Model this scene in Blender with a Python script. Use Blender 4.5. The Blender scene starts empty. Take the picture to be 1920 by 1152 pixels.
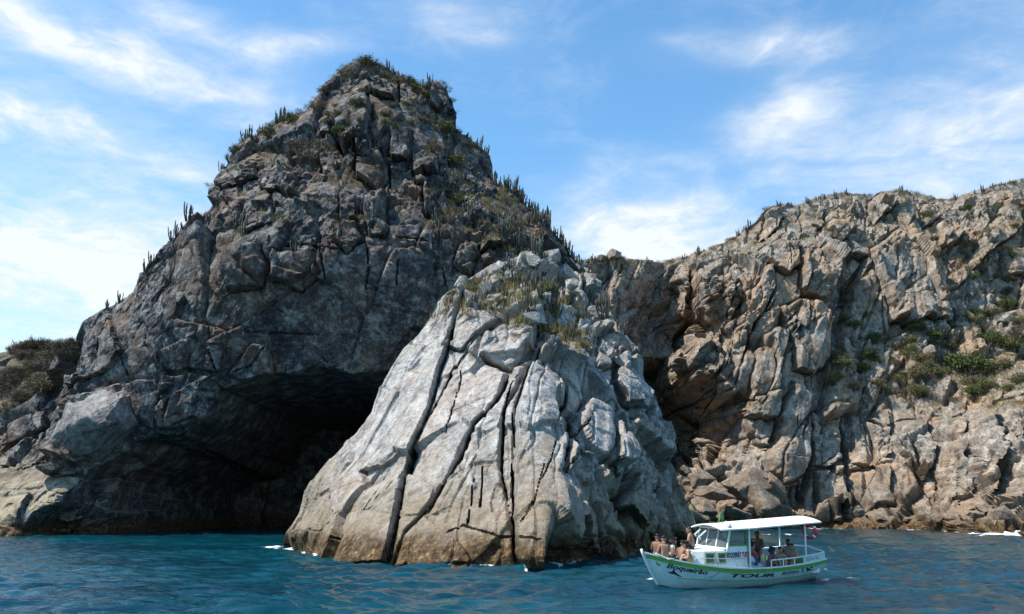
import bpy, bmesh, math, random
import numpy as np
from mathutils import Vector, Matrix
from mathutils.bvhtree import BVHTree

random.seed(7)
RNG = np.random.default_rng(11)
scene = bpy.context.scene
COL = scene.collection
R = math.radians

# ------------------------------------------------------------------ camera
CAM_H = 3.2
FPX = 1600.0                      # focal length in photograph pixels (1920 wide)
PITCH = math.atan(380.0 / FPX)
cam_data = bpy.data.cameras.new('camera')
cam_data.sensor_width = 36.0
cam_data.lens = 36.0 * FPX / 1920.0
cam_data.clip_start = 0.5
cam_data.clip_end = 12000.0
camera = bpy.data.objects.new('camera', cam_data)
camera.location = (0, 0, CAM_H)
camera.rotation_euler = (math.pi / 2 + PITCH, 0, 0)
COL.objects.link(camera)
scene.camera = camera
CT, ST = math.cos(PITCH), math.sin(PITCH)

def ray(px, py):
    dx = (px - 960.0) / FPX
    dy = (576.0 - py) / FPX
    return np.array([dx, CT - dy * ST, ST + dy * CT])

def at(px, py, Y):
    d = ray(px, py)
    t = Y / d[1]
    return np.array([d[0] * t, Y, CAM_H + d[2] * t])

# ------------------------------------------------------------------ sun and sky
SUN = Vector((-0.50, -0.14, 0.855)).normalized()      # towards the sun
sun_el = math.asin(SUN.z)
sun_data = bpy.data.lights.new('sun', 'SUN')
sun_data.energy = 5.0
sun_data.angle = R(0.53)
sun_data.color = (1.0, 0.93, 0.83)
sun = bpy.data.objects.new('sun', sun_data)
sun.rotation_euler = SUN.to_track_quat('Z', 'Y').to_euler()
sun.location = (-60, 0, 160)
COL.objects.link(sun)

world = bpy.data.worlds.new('World')
scene.world = world
world.use_nodes = True
wn, wl = world.node_tree.nodes, world.node_tree.links
wn.clear()

class NB:
    """small helper to wire shader nodes"""
    def __init__(s, tree):
        s.n, s.l = tree.nodes, tree.links
    def node(s, typ, **kw):
        n = s.n.new(typ)
        for k, v in kw.items():
            setattr(n, k, v)
        return n
    def put(s, sock, v):
        if isinstance(v, bpy.types.NodeSocket):
            s.l.new(v, sock)
        elif v is not None:
            sock.default_value = v
    def math(s, op, a, b=None, c=None, clamp=False):
        n = s.node('ShaderNodeMath', operation=op, use_clamp=clamp)
        s.put(n.inputs[0], a); s.put(n.inputs[1], b)
        if c is not None: s.put(n.inputs[2], c)
        return n.outputs[0]
    def vmath(s, op, a, b=None, c=None):
        n = s.node('ShaderNodeVectorMath', operation=op)
        s.put(n.inputs[0], a)
        if b is not None: s.put(n.inputs[1], b)
        if c is not None: s.put(n.inputs[2], c)
        return n.outputs['Value'] if op in ('DOT_PRODUCT', 'LENGTH', 'DISTANCE') else n.outputs[0]
    def scale(s, v, f):
        n = s.node('ShaderNodeVectorMath', operation='SCALE')
        s.put(n.inputs[0], v); s.put(n.inputs['Scale'], f)
        return n.outputs[0]
    def noise(s, vec, scale, detail=4, rough=0.55, dist=0.0):
        n = s.node('ShaderNodeTexNoise')
        s.put(n.inputs['Vector'], vec); n.inputs['Scale'].default_value = scale
        n.inputs['Detail'].default_value = detail; n.inputs['Roughness'].default_value = rough
        n.inputs['Distortion'].default_value = dist
        return n.outputs['Fac']
    def ramp(s, fac, stops, interp='LINEAR'):
        n = s.node('ShaderNodeValToRGB')
        n.color_ramp.interpolation = interp
        els = n.color_ramp.elements
        while len(els) > 1: els.remove(els[-1])
        for i, (p, c) in enumerate(stops):
            e = els[0] if i == 0 else els.new(p)
            e.position = p
            e.color = c if len(c) == 4 else (*c, 1)
        s.put(n.inputs[0], fac)
        return n.outputs[0]
    def mix(s, fac, a, b, blend='MIX'):
        n = s.node('ShaderNodeMix', data_type='RGBA', blend_type=blend)
        s.put(n.inputs['Factor'], fac)
        for k, v in ((6, a), (7, b)):
            if isinstance(v, tuple) and len(v) == 3: v = (*v, 1)
            s.put(n.inputs[k], v)
        return n.outputs[2]
    def smooth(s, v, lo, hi):
        n = s.node('ShaderNodeMapRange', interpolation_type='SMOOTHSTEP')
        s.put(n.inputs[0], v); n.inputs[1].default_value = lo; n.inputs[2].default_value = hi
        return n.outputs[0]

b = NB(world.node_tree)
sky = b.node('ShaderNodeTexSky', sky_type='NISHITA')
sky.sun_disc = False
sky.sun_elevation = sun_el
sky.sun_rotation = math.atan2(SUN.x, SUN.y)
sky.altitude = 0.0
sky.air_density = 1.0
sky.dust_density = 0.6
sky.ozone_density = 1.6
tc = b.node('ShaderNodeTexCoord')
D = b.vmath('NORMALIZE', tc.outputs['Generated'])
sep = b.node('ShaderNodeSeparateXYZ'); b.put(sep.inputs[0], D)
# clouds: thin cirrus everywhere, thicker banks in given directions of the sky
comb = b.node('ShaderNodeCombineXYZ')
b.put(comb.inputs[0], sep.outputs[0]); b.put(comb.inputs[1], sep.outputs[1])
b.put(comb.inputs[2], b.math('MULTIPLY', sep.outputs[2], 2.6))
n1 = b.noise(comb.outputs[0], 6.5, 8, 0.58, 0.6)
n2 = b.noise(comb.outputs[0], 24.0, 7, 0.66, 0.6)
nz = b.math('ADD', b.math('MULTIPLY', n1, 0.7), b.math('MULTIPLY', n2, 0.3))
def bank(px, py, rx, ry, rot, amt):
    d = Vector(ray(px, py)).normalized()
    right = d.cross(Vector((0, 0, 1))).normalized(); up = right.cross(d)
    c, s_ = math.cos(R(rot)), math.sin(R(rot))
    r2 = right * c + up * s_; u2 = up * c - right * s_
    a = b.math('MULTIPLY', b.vmath('DOT_PRODUCT', D, tuple(r2)), FPX / rx)
    e = b.math('MULTIPLY', b.vmath('DOT_PRODUCT', D, tuple(u2)), FPX / ry)
    q = b.math('ADD', b.math('MULTIPLY', a, a), b.math('MULTIPLY', e, e))
    q = b.math('ADD', q, b.math('MULTIPLY', b.math('LESS_THAN', b.vmath('DOT_PRODUCT', D, tuple(d)), 0.0), 50.0))
    return b.math('MULTIPLY', b.math('EXPONENT', b.math('MULTIPLY', q, -1.0)), amt)
BANKS = [(60, 30, 260, 50, -6, .85), (340, 38, 150, 30, -14, .75), (120, 75, 160, 26, -8, .7), (545, 85, 75, 22, 8, .95),
         (60, 215, 240, 45, -10, .80), (420, 180, 150, 45, -4, .34), (330, 270, 180, 30, -8, .28), (840, 40, 130, 45, -12, .36), (920, 72, 40, 14, 0, .3),
         (340, 315, 60, 22, 0, .3), (60, 540, 460, 200, 0, 1.25), (1210, 425, 130, 45, 2, 1.5), (1240, 480, 260, 60, 0, .8), (1120, 325, 45, 28, 20, .34),
         (1250, 350, 200, 60, 6, .32), (1440, 90, 130, 26, -6, .85), (1290, 70, 60, 16, -4, .35), (1500, 205, 70, 60, 10, .72), (1400, 245, 60, 40, 0, .3), (1890, 240, 330, 150, 35, .50), (1700, 330, 300, 110, 12, .30)]
acc = None
for bk in BANKS:
    v = bank(*bk)
    acc = v if acc is None else b.math('ADD', acc, v)
gain = b.math('ADD', b.math('MULTIPLY', b.smooth(nz, 0.32, 0.74), 1.15), 0.24)
dens = b.math('MULTIPLY', acc, gain)
wisp = b.math('MULTIPLY', b.smooth(nz, 0.46, 0.80), 0.26)
horizon = b.math('MULTIPLY', b.math('EXPONENT', b.math('MULTIPLY', b.math('MAXIMUM', sep.outputs[2], 0.0), -9.0)), 0.25)
dens = b.math('ADD', b.math('ADD', dens, wisp), horizon, clamp=True)
dens = b.math('MULTIPLY', dens, 0.95)
skycol = b.mix(1.0, sky.outputs[0], (0.82, 1.24, 1.36), 'MULTIPLY')
SKY_STRENGTH = 0.138
cl = 0.80 / SKY_STRENGTH
wcol = b.mix(dens, skycol, (0.90 * cl, 0.95 * cl, 1.0 * cl))
bg = b.node('ShaderNodeBackground')
b.put(bg.inputs[0], wcol)
bg.inputs[1].default_value = SKY_STRENGTH
wo = b.node('ShaderNodeOutputWorld')
wl.new(bg.outputs[0], wo.inputs[0])

vs = scene.view_settings
vs.view_transform = 'Standard'
vs.look = 'None'
vs.exposure = 0.42
vs.gamma = 1.0
vs.use_curve_mapping = False
scene.cycles.use_denoising = True
scene.cycles.sample_clamp_direct = 5.0
scene.cycles.max_bounces = 5
scene.cycles.diffuse_bounces = 2
scene.cycles.glossy_bounces = 3
scene.cycles.transmission_bounces = 4
scene.cycles.transparent_max_bounces = 6
scene.cycles.caustics_reflective = False
scene.cycles.caustics_refractive = False

# ------------------------------------------------------------------ numpy noise
def _hash(ix, iy, iz, seed):
    h = (ix.astype(np.uint32) * np.uint32(374761393) + iy.astype(np.uint32) * np.uint32(668265263)
         + iz.astype(np.uint32) * np.uint32(2147483647) + np.uint32((seed * 1274126177) & 0xffffffff))
    h ^= h >> np.uint32(13); h *= np.uint32(1274126177); h ^= h >> np.uint32(16); h *= np.uint32(2246822519); h ^= h >> np.uint32(13)
    return h
K10, S10, S20 = np.uint32(1023), np.uint32(10), np.uint32(20)
C1, C2 = np.float32(1 / 1023.0), np.float32(2 / 1023.0)
def _f(h, k):
    h = h * np.uint32(2654435761 + 2 * k * 40503)
    h ^= h >> np.uint32(15)
    h = h * np.uint32(2246822519)
    h ^= h >> np.uint32(13)
    return (h & np.uint32(0xffffff)).astype(np.float32) / np.float32(16777216.0)

def perlin(p, seed=0):
    p = p.astype(np.float32)
    i = np.floor(p).astype(np.int32); f = p - i
    u = f * f * f * (f * (f * 6 - 15) + 10)
    out = np.zeros(len(p), np.float32)
    for a in (0, 1):
        for c in (0, 1):
            for d in (0, 1):
                h = _hash(i[:, 0] + a, i[:, 1] + c, i[:, 2] + d, seed)
                g = (((h & K10).astype(np.float32) * C2 - 1) * (f[:, 0] - a) + (((h >> S10) & K10).astype(np.float32) * C2 - 1) * (f[:, 1] - c)
                     + (((h >> S20) & K10).astype(np.float32) * C2 - 1) * (f[:, 2] - d))
                w = (u[:, 0] if a else 1 - u[:, 0]) * (u[:, 1] if c else 1 - u[:, 1]) * (u[:, 2] if d else 1 - u[:, 2])
                out += g * w
    return out
def fbm(p, octs=4, gain=0.5, seed=0):
    out = np.zeros(len(p), np.float32); a = 1.0
    for o in range(octs):
        out += a * perlin(p * (2.03 ** o) + o * 17.3, seed + o)
        a *= gain
    return out

def voronoi(p, seed=0, chunk=60000):
    """nearest and second nearest jittered cell: f1, f2, hash1, hash2, vec1, vec2"""
    N = len(p)
    F1 = np.empty(N, np.float32); F2 = np.empty(N, np.float32)
    H1 = np.empty(N, np.uint32); H2 = np.empty(N, np.uint32)
    V1 = np.empty((N, 3), np.float32); V2 = np.empty((N, 3), np.float32)
    for s in range(0, N, chunk):
        q = p[s:s + chunk].astype(np.float32)
        i = np.floor(q).astype(np.int32)
        n = len(q)
        f1 = np.full(n, 1e9, np.float32); f2 = f1.copy()
        h1 = np.zeros(n, np.uint32); h2 = h1.copy()
        v1 = np.zeros((n, 3), np.float32); v2 = v1.copy()
        for a in (-1, 0, 1):
            for c in (-1, 0, 1):
                for d in (-1, 0, 1):
                    jx, jy, jz = i[:, 0] + a, i[:, 1] + c, i[:, 2] + d
                    h = _hash(jx, jy, jz, seed)
                    v = np.empty((n, 3), np.float32)
                    v[:, 0] = q[:, 0] - jx - (h & K10) * C1; v[:, 1] = q[:, 1] - jy - ((h >> S10) & K10) * C1; v[:, 2] = q[:, 2] - jz - ((h >> S20) & K10) * C1
                    dd = (v * v).sum(1)
                    m1 = dd < f1
                    m2 = (~m1) & (dd < f2)
                    f2[m1] = f1[m1]; h2[m1] = h1[m1]; v2[m1] = v1[m1]
                    f1[m1] = dd[m1]; h1[m1] = h[m1]; v1[m1] = v[m1]
                    f2[m2] = dd[m2]; h2[m2] = h[m2]; v2[m2] = v[m2]
        F1[s:s + n] = np.sqrt(f1); F2[s:s + n] = np.sqrt(f2)
        H1[s:s + n] = h1; H2[s:s + n] = h2; V1[s:s + n] = v1; V2[s:s + n] = v2
    return F1, F2, H1, H2, V1, V2

def sstep(x, a, c):
    t = np.clip((x - a) / (c - a), 0, 1)
    return t * t * (3 - 2 * t)

def seg_dist(X, Z, pts):
    """distance to a polyline and the position 0..1 along it"""
    best = np.full(X.shape, 1e9, np.float32)
    par = np.zeros(X.shape, np.float32); side = np.zeros(X.shape, np.float32)
    L = [math.hypot(pts[k + 1][0] - pts[k][0], pts[k + 1][1] - pts[k][1]) for k in range(len(pts) - 1)]
    tot = sum(L); run = 0.0
    for k in range(len(pts) - 1):
        ax, az = pts[k]; bx_, bz = pts[k + 1]
        ex, ez = bx_ - ax, bz - az
        t = np.clip(((X - ax) * ex + (Z - az) * ez) / max(L[k] ** 2, 1e-9), 0, 1)
        dx, dz = X - (ax + t * ex), Z - (az + t * ez)
        d = np.sqrt(dx * dx + dz * dz)
        m = d < best
        best = np.where(m, d, best)
        par = np.where(m, (run + t * L[k]) / tot, par)
        side = np.where(m, np.sign(ex * dz - ez * dx), side)
        run += L[k]
    return best, par, side

def poly_sdf(X, Z, pts):
    """distance inside a polygon, positive inside"""
    n = len(pts)
    best = np.full(X.shape, 1e9, np.float32)
    inside = np.zeros(X.shape, bool)
    for k in range(n):
        ax, az = pts[k]; bx_, bz = pts[(k + 1) % n]
        ex, ez = bx_ - ax, bz - az
        t = np.clip(((X - ax) * ex + (Z - az) * ez) / max(ex * ex + ez * ez, 1e-9), 0, 1)
        best = np.minimum(best, np.hypot(X - (ax + t * ex), Z - (az + t * ez)))
        cond = (az > Z) != (bz > Z)
        xi = ax + (Z - az) * ex / (ez if abs(ez) > 1e-9 else 1e-9)
        inside ^= cond & (X < xi)
    return np.where(inside, best, -best)

class RBF:
    def __init__(s, P, v, c=2.0, ridge=1e-3):
        s.P = np.array(P, float); s.c = c
        n = len(P)
        r = np.sqrt(((s.P[:, None] - s.P[None]) ** 2).sum(2) + c * c)
        A = np.zeros((n + 3, n + 3))
        A[:n, :n] = -r - ridge * 0 + np.eye(n) * (-ridge)
        A[:n, n] = 1; A[:n, n + 1:] = s.P; A[n, :n] = 1; A[n + 1:, :n] = s.P.T
        s.w = np.linalg.solve(A, np.r_[np.array(v, float), 0, 0, 0])
    def __call__(s, X, Z):
        sh = np.shape(X); x = np.ravel(X); z = np.ravel(Z)
        out = s.w[-3] + s.w[-2] * x + s.w[-1] * z
        for (a, c), w in zip(s.P, s.w[:-3]):
            out -= w * np.sqrt((x - a) ** 2 + (z - c) ** 2 + s.c ** 2)
        return out.reshape(sh)

# ------------------------------------------------------------------ object helpers
def tag(o, label=None, cat=None, group=None, kind=None):
    if label: o['label'] = label
    if cat: o['category'] = cat
    if group: o['group'] = group
    if kind: o['kind'] = kind
    return o
def empty(name, loc=(0, 0, 0), rz=0.0, parent=None):
    o = bpy.data.objects.new(name, None)
    o.empty_display_size = 0.2
    COL.objects.link(o)
    o.location = loc; o.rotation_euler = (0, 0, rz)
    if parent: o.parent = parent
    return o
def link_mesh(name, me, mat=None, parent=None):
    if mat is not None and not me.materials: me.materials.append(mat)
    o = bpy.data.objects.new(name, me)
    COL.objects.link(o)
    if parent is not None: o.parent = parent
    return o
def mesh_np(name, V, Q, smooth=True):
    """mesh from a vertex array and an array of quads or triangles"""
    me = bpy.data.meshes.new(name)
    V = np.ascontiguousarray(V, np.float32); Q = np.ascontiguousarray(Q, np.int32)
    k = Q.shape[1]
    me.vertices.add(len(V)); me.vertices.foreach_set('co', V.ravel())
    me.loops.add(Q.size); me.loops.foreach_set('vertex_index', Q.ravel())
    me.polygons.add(len(Q))
    me.polygons.foreach_set('loop_start', np.arange(0, Q.size, k, dtype=np.int32))
    me.polygons.foreach_set('loop_total', np.full(len(Q), k, np.int32))
    me.update(calc_edges=True)
    me.polygons.foreach_set('use_smooth', np.full(len(Q), smooth, bool))
    return me

# ------------------------------------------------------------------ materials
def new_mat(name):
    m = bpy.data.materials.new(name); m.use_nodes = True
    nb = NB(m.node_tree)
    m.node_tree.nodes.clear()
    out = nb.node('ShaderNodeOutputMaterial')
    p = nb.node('ShaderNodeBsdfPrincipled')
    nb.l.new(p.outputs[0], out.inputs[0])
    return m, nb, p, out
def paint(name, col, rough=0.5, var=0.12, scale=6.0, metallic=0.0, grime=None):
    m, nb, p, o = new_mat(name)
    g = nb.node('ShaderNodeTexCoord').outputs['Object']
    n = nb.noise(g, scale, 5, 0.6)
    c2 = tuple(max(0, x * (1 - 2 * var)) for x in col)
    c = nb.mix(nb.smooth(n, 0.3, 0.75), c2, col)
    if grime:
        n2 = nb.noise(nb.vmath('MULTIPLY', g, (1.2, 1.2, 0.25)), 5.0, 6, 0.65)
        c = nb.mix(nb.math('MULTIPLY', nb.smooth(n2, 0.52, 0.72), 0.55), c, grime)
    nb.put(p.inputs['Base Color'], c)
    p.inputs['Roughness'].default_value = rough
    p.inputs['Metallic'].default_value = metallic
    return m

def rock_mat(name, dark, mid, light, warm, bleach=0.0, warm_amt=0.5, sc=1.0, tide=True, bump=1.0, tan=None, soil=None):
    """weathered jointed rock: cool grey, warm iron stain, bleached patches, dark wet band at the sea"""
    m, nb, p, o = new_mat(name)
    geo = nb.node('ShaderNodeNewGeometry')
    P = geo.outputs['Position']
    s = nb.node('ShaderNodeSeparateXYZ'); nb.put(s.inputs[0], P)
    z = s.outputs[2]
    n_big = nb.noise(P, 0.11 * sc, 5, 0.6, 0.6)
    n_mid = nb.noise(P, 0.55 * sc, 6, 0.65, 0.3)
    n_fine = nb.noise(P, 3.2 * sc, 5, 0.7)
    streak = nb.noise(nb.vmath('MULTIPLY', P, (1.0, 1.0, 0.13)), 0.9 * sc, 6, 0.62, 0.4)
    tone = nb.math('ADD', nb.math('MULTIPLY', n_mid, 0.6), nb.math('MULTIPLY', n_fine, 0.4))
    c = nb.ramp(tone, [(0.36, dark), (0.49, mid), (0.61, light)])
    c = nb.mix(nb.math('MULTIPLY', nb.smooth(n_big, 0.44, 0.66), warm_amt), c, warm)
    n_w = nb.noise(P, 0.27 * sc, 6, 0.7, 0.8)
    c = nb.mix(nb.math('MULTIPLY', nb.smooth(n_w, 0.56, 0.72), warm_amt * 0.9), c, tuple(min(1, x * y) for x, y in zip(warm, (1.25, 0.95, 0.72))))
    c = nb.mix(nb.math('MULTIPLY', nb.smooth(streak, 0.55, 0.70), 0.55), c, tuple(x * 0.55 for x in dark))
    if bleach:
        n_bl = nb.noise(P, 0.7 * sc, 7, 0.72, 0.5)
        c = nb.mix(nb.math('MULTIPLY', nb.smooth(n_bl, 0.52, 0.70), bleach), c, tuple(min(0.72, x * 1.45) for x in light))
    # fine dark specks and lichen
    n_sp = nb.noise(P, 9.0 * sc, 3, 0.6)
    c = nb.mix(nb.math('MULTIPLY', nb.smooth(n_sp, 0.58, 0.72), 0.35), c, tuple(x * 0.6 for x in dark))
    if soil:
        sn = nb.node('ShaderNodeSeparateXYZ'); nb.put(sn.inputs[0], geo.outputs['Normal'])
        f = nb.math('ADD', sn.outputs[2], nb.math('MULTIPLY', nb.math('SUBTRACT', n_mid, 0.5), 0.9))
        f = nb.math('MULTIPLY', nb.smooth(f, 0.62, 0.86), nb.smooth(z, soil[1] * 0.7, soil[1]))
        sc_ = nb.ramp(nb.noise(P, 1.1, 6, 0.7), [(0.32, tuple(x * 0.5 for x in soil[0])), (0.55, soil[0]), (0.72, (soil[0][0] * 1.25, soil[0][1] * 1.35, soil[0][2]))])
        c = nb.mix(nb.math('MULTIPLY', f, 0.85), c, sc_)
    if tide:
        zw = nb.math('ADD', z, nb.math('MULTIPLY', nb.math('SUBTRACT', nb.noise(P, 0.8, 5, 0.65), 0.5), 3.0))
        if tan:
            hi, amt = tan[1], tan[2]
            zt = nb.math('ADD', z, nb.math('ADD', nb.math('MULTIPLY', nb.math('SUBTRACT', n_big, 0.5), 16.0), nb.math('MULTIPLY', nb.math('SUBTRACT', streak, 0.5), 14.0)))
            f = nb.math('SUBTRACT', 1.0, nb.smooth(zt, hi * 0.1, hi * 1.3))
            if len(tan) > 3:      # tan kept to upward faces: sunlit ledges, shaded walls put into the colour
                sn = nb.node('ShaderNodeSeparateXYZ'); nb.put(sn.inputs[0], geo.outputs['Normal'])
                f = nb.math('MULTIPLY', f, nb.smooth(sn.outputs[2], 0.15, 0.55))
            tcol = nb.mix(tone, tuple(x * 0.62 for x in tan[0]), tuple(min(1, x * 1.35) for x in tan[0]))
            c = nb.mix(nb.math('MULTIPLY', f, amt), c, tcol)
        n_al = nb.noise(P, 2.6, 5, 0.7)
        algae = nb.ramp(n_al, [(0.36, (0.020, 0.012, 0.008)), (0.50, (0.085, 0.048, 0.022)), (0.60, (0.16, 0.11, 0.05)), (0.70, (0.30, 0.24, 0.16))])
        c = nb.mix(nb.math('SUBTRACT', 1.0, nb.smooth(zw, 0.9, 2.3)), c, algae)
    n_mo = nb.noise(P, 1.5 * sc, 8, 0.75, 0.2)
    c = nb.mix(1.0, c, nb.ramp(n_mo, [(0.34, (0.72, 0.72, 0.72)), (0.50, (1, 1, 1)), (0.64, (1.22, 1.22, 1.22))]), 'MULTIPLY')
    nb.put(p.inputs['Base Color'], c)
    p.inputs['Roughness'].default_value = 0.88
    p.inputs['Specular IOR Level'].default_value = 0.25
    # relief below the size of the mesh faces
    vor = nb.node('ShaderNodeTexVoronoi', feature='DISTANCE_TO_EDGE')
    wob = nb.node('ShaderNodeTexNoise'); nb.put(wob.inputs['Vector'], P); wob.inputs['Scale'].default_value = 1.2
    nb.put(vor.inputs['Vector'], nb.vmath('ADD', nb.vmath('MULTIPLY', P, (1, 1, 0.55)), nb.scale(wob.outputs['Color'], 0.9)))
    vor.inputs['Scale'].default_value = 0.75 * sc
    crack = nb.smooth(vor.outputs['Distance'], 0.0, 0.07)
    stria = nb.noise(nb.vmath('MULTIPLY', P, (0.5, 0.5, 2.2)), 2.6 * sc, 5, 0.6, 0.6)
    hgt = nb.math('ADD', nb.math('ADD', nb.math('MULTIPLY', nb.noise(P, 3.0 * sc, 8, 0.66), 0.6), nb.math('MULTIPLY', stria, 0.4)), nb.math('MULTIPLY', crack, 0.22))
    bp = nb.node('ShaderNodeBump')
    bp.inputs['Strength'].default_value = 0.55 * bump
    bp.inputs['Distance'].default_value = 0.24
    nb.put(bp.inputs['Height'], hgt)
    nb.put(p.inputs['Normal'], bp.outputs[0])
    return m

M = {}
M['rock_front'] = rock_mat('pale_rock', (0.125, 0.118, 0.115), (0.285, 0.273, 0.26), (0.45, 0.435, 0.41), (0.36, 0.235, 0.145), bleach=0.45, warm_amt=0.34, sc=1.25, tan=((0.205, 0.153, 0.094), 7.0, 0.85), bump=1.2, soil=((0.13, 0.095, 0.045), 17.0))
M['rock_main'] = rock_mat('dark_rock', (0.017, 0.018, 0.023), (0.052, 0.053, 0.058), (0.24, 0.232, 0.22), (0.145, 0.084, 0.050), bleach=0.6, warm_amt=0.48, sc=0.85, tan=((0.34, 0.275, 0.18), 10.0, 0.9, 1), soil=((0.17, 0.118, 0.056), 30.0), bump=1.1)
M['rock_cliff'] = rock_mat('brown_rock', (0.070, 0.061, 0.053), (0.205, 0.178, 0.150), (0.41, 0.37, 0.32), (0.34, 0.215, 0.125), bleach=0.4, warm_amt=0.60, sc=0.8, tan=((0.17, 0.122, 0.080), 8.0, 0.7), soil=((0.17, 0.12, 0.06), 22.0), bump=1.0)
M['rock_hill'] = rock_mat('hill_rock', (0.06, 0.055, 0.05), (0.12, 0.105, 0.09), (0.20, 0.18, 0.16), (0.15, 0.11, 0.07), bleach=0.15, warm_amt=0.5, sc=0.8, soil=((0.10, 0.075, 0.045), 3.0))

# ------------------------------------------------------------------ rock masses
def frame(x0, y0, k):
    return lambda pts: [(x0 + a / k, y0 + c / k) for a, c in pts]
ZA = frame(380, 80, 2.4)        # upper part of the dark headland
ZB = frame(0, 560, 1.945)       # its foot on the left
ZC = frame(500, 480, 1.92)      # pale slabs
ZD = frame(1220, 330, 2.56)     # cliff, upper part
ZE = frame(1220, 680, 2.743)    # cliff, foot

BVH_V, BVH_F = [], []
WATERLINES = []

BEV = 0.10
JOINTS = np.array([(-0.9, 0.1, 0.35), (0.75, -0.1, 0.25), (0.15, 0.2, -0.75), (-0.45, 0.0, -0.55), (0.1, 0.0, 0.9), (0.9, 0.1, -0.3)], np.float32)
def cells(P, size, ax, seed, off, tilt, groove, gw):
    """jointed blocks: each cell a flat facet that follows one of a few joint directions"""
    q = P @ ax.T / np.array(size)
    F1, F2, H1, H2, V1, V2 = voronoi(q, seed)
    sz = np.array(size, np.float32)
    def h(H, V):
        j = JOINTS[(_f(H, 5) * 5.999).astype(np.int32)] * (0.45 + 0.75 * _f(H, 6))[:, None]
        return off * (_f(H, 8) * 2 - 1) + tilt * (V * sz * j).sum(1)
    a, c = h(H1, V1), h(H2, V2)
    e = F2 - F1
    w = 0.5 + 0.5 * sstep(e, 0, BEV / size[0])
    out = a * w + c * (1 - w)
    if groove: out = out - groove * np.exp(-(e / gw) ** 2) * (_f(H1 ^ H2, 9) > 0.45)
    return out, H1

def joints(F, nrm, spacing, off, groove, gw, seed, warp):
    """long parallel fracture planes: steps from sheet to sheet, open cracks between some of them"""
    n = np.array(nrm, float); n /= np.linalg.norm(n)
    t = (F @ n + warp) / spacing
    i = np.floor(t).astype(np.int32)
    z0 = np.zeros_like(i)
    b0 = i + 0.15 + 0.7 * _f(_hash(i, z0, z0, seed), 1)
    j = np.where(t < b0, i - 1, i)
    e1 = (t - (j + 0.15 + 0.7 * _f(_hash(j, z0, z0, seed), 1))) * spacing
    e2 = ((j + 1.15 + 0.7 * _f(_hash(j + 1, z0, z0, seed), 1)) - t) * spacing
    near_lo = e1 < e2
    e = np.minimum(e1, e2)
    h1 = off * (_f(_hash(j, z0, z0, seed), 3) * 2 - 1)
    k = np.where(near_lo, j - 1, j + 1)
    h2 = off * (_f(_hash(k, z0, z0, seed), 3) * 2 - 1)
    w = 0.5 + 0.5 * sstep(e, 0, 0.12)
    pl = np.where(near_lo, j, j + 1)
    open_ = _f(_hash(pl, z0, z0, seed), 4)
    return h1 * w + h2 * (1 - w) - groove * np.exp(-(e / gw) ** 2) * open_

def axes(lean_deg, yaw_deg=0.0):
    """joint frame: third axis leans to the right by lean from the vertical"""
    a, y = R(lean_deg), R(yaw_deg)
    up = np.array([math.sin(a), 0, math.cos(a)]); rt = np.array([math.cos(a), 0, -math.sin(a)]); fw = np.array([0, 1.0, 0])
    rt2 = rt * math.cos(y) + fw * math.sin(y); fw2 = fw * math.cos(y) - rt * math.sin(y)
    return np.stack([rt2, fw2, up])

def grid_normals(P):
    du = np.gradient(P, axis=1); dv = np.gradient(P, axis=0)
    n = np.cross(du, dv)
    n /= np.linalg.norm(n, axis=2, keepdims=True) + 1e-9
    return n

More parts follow.
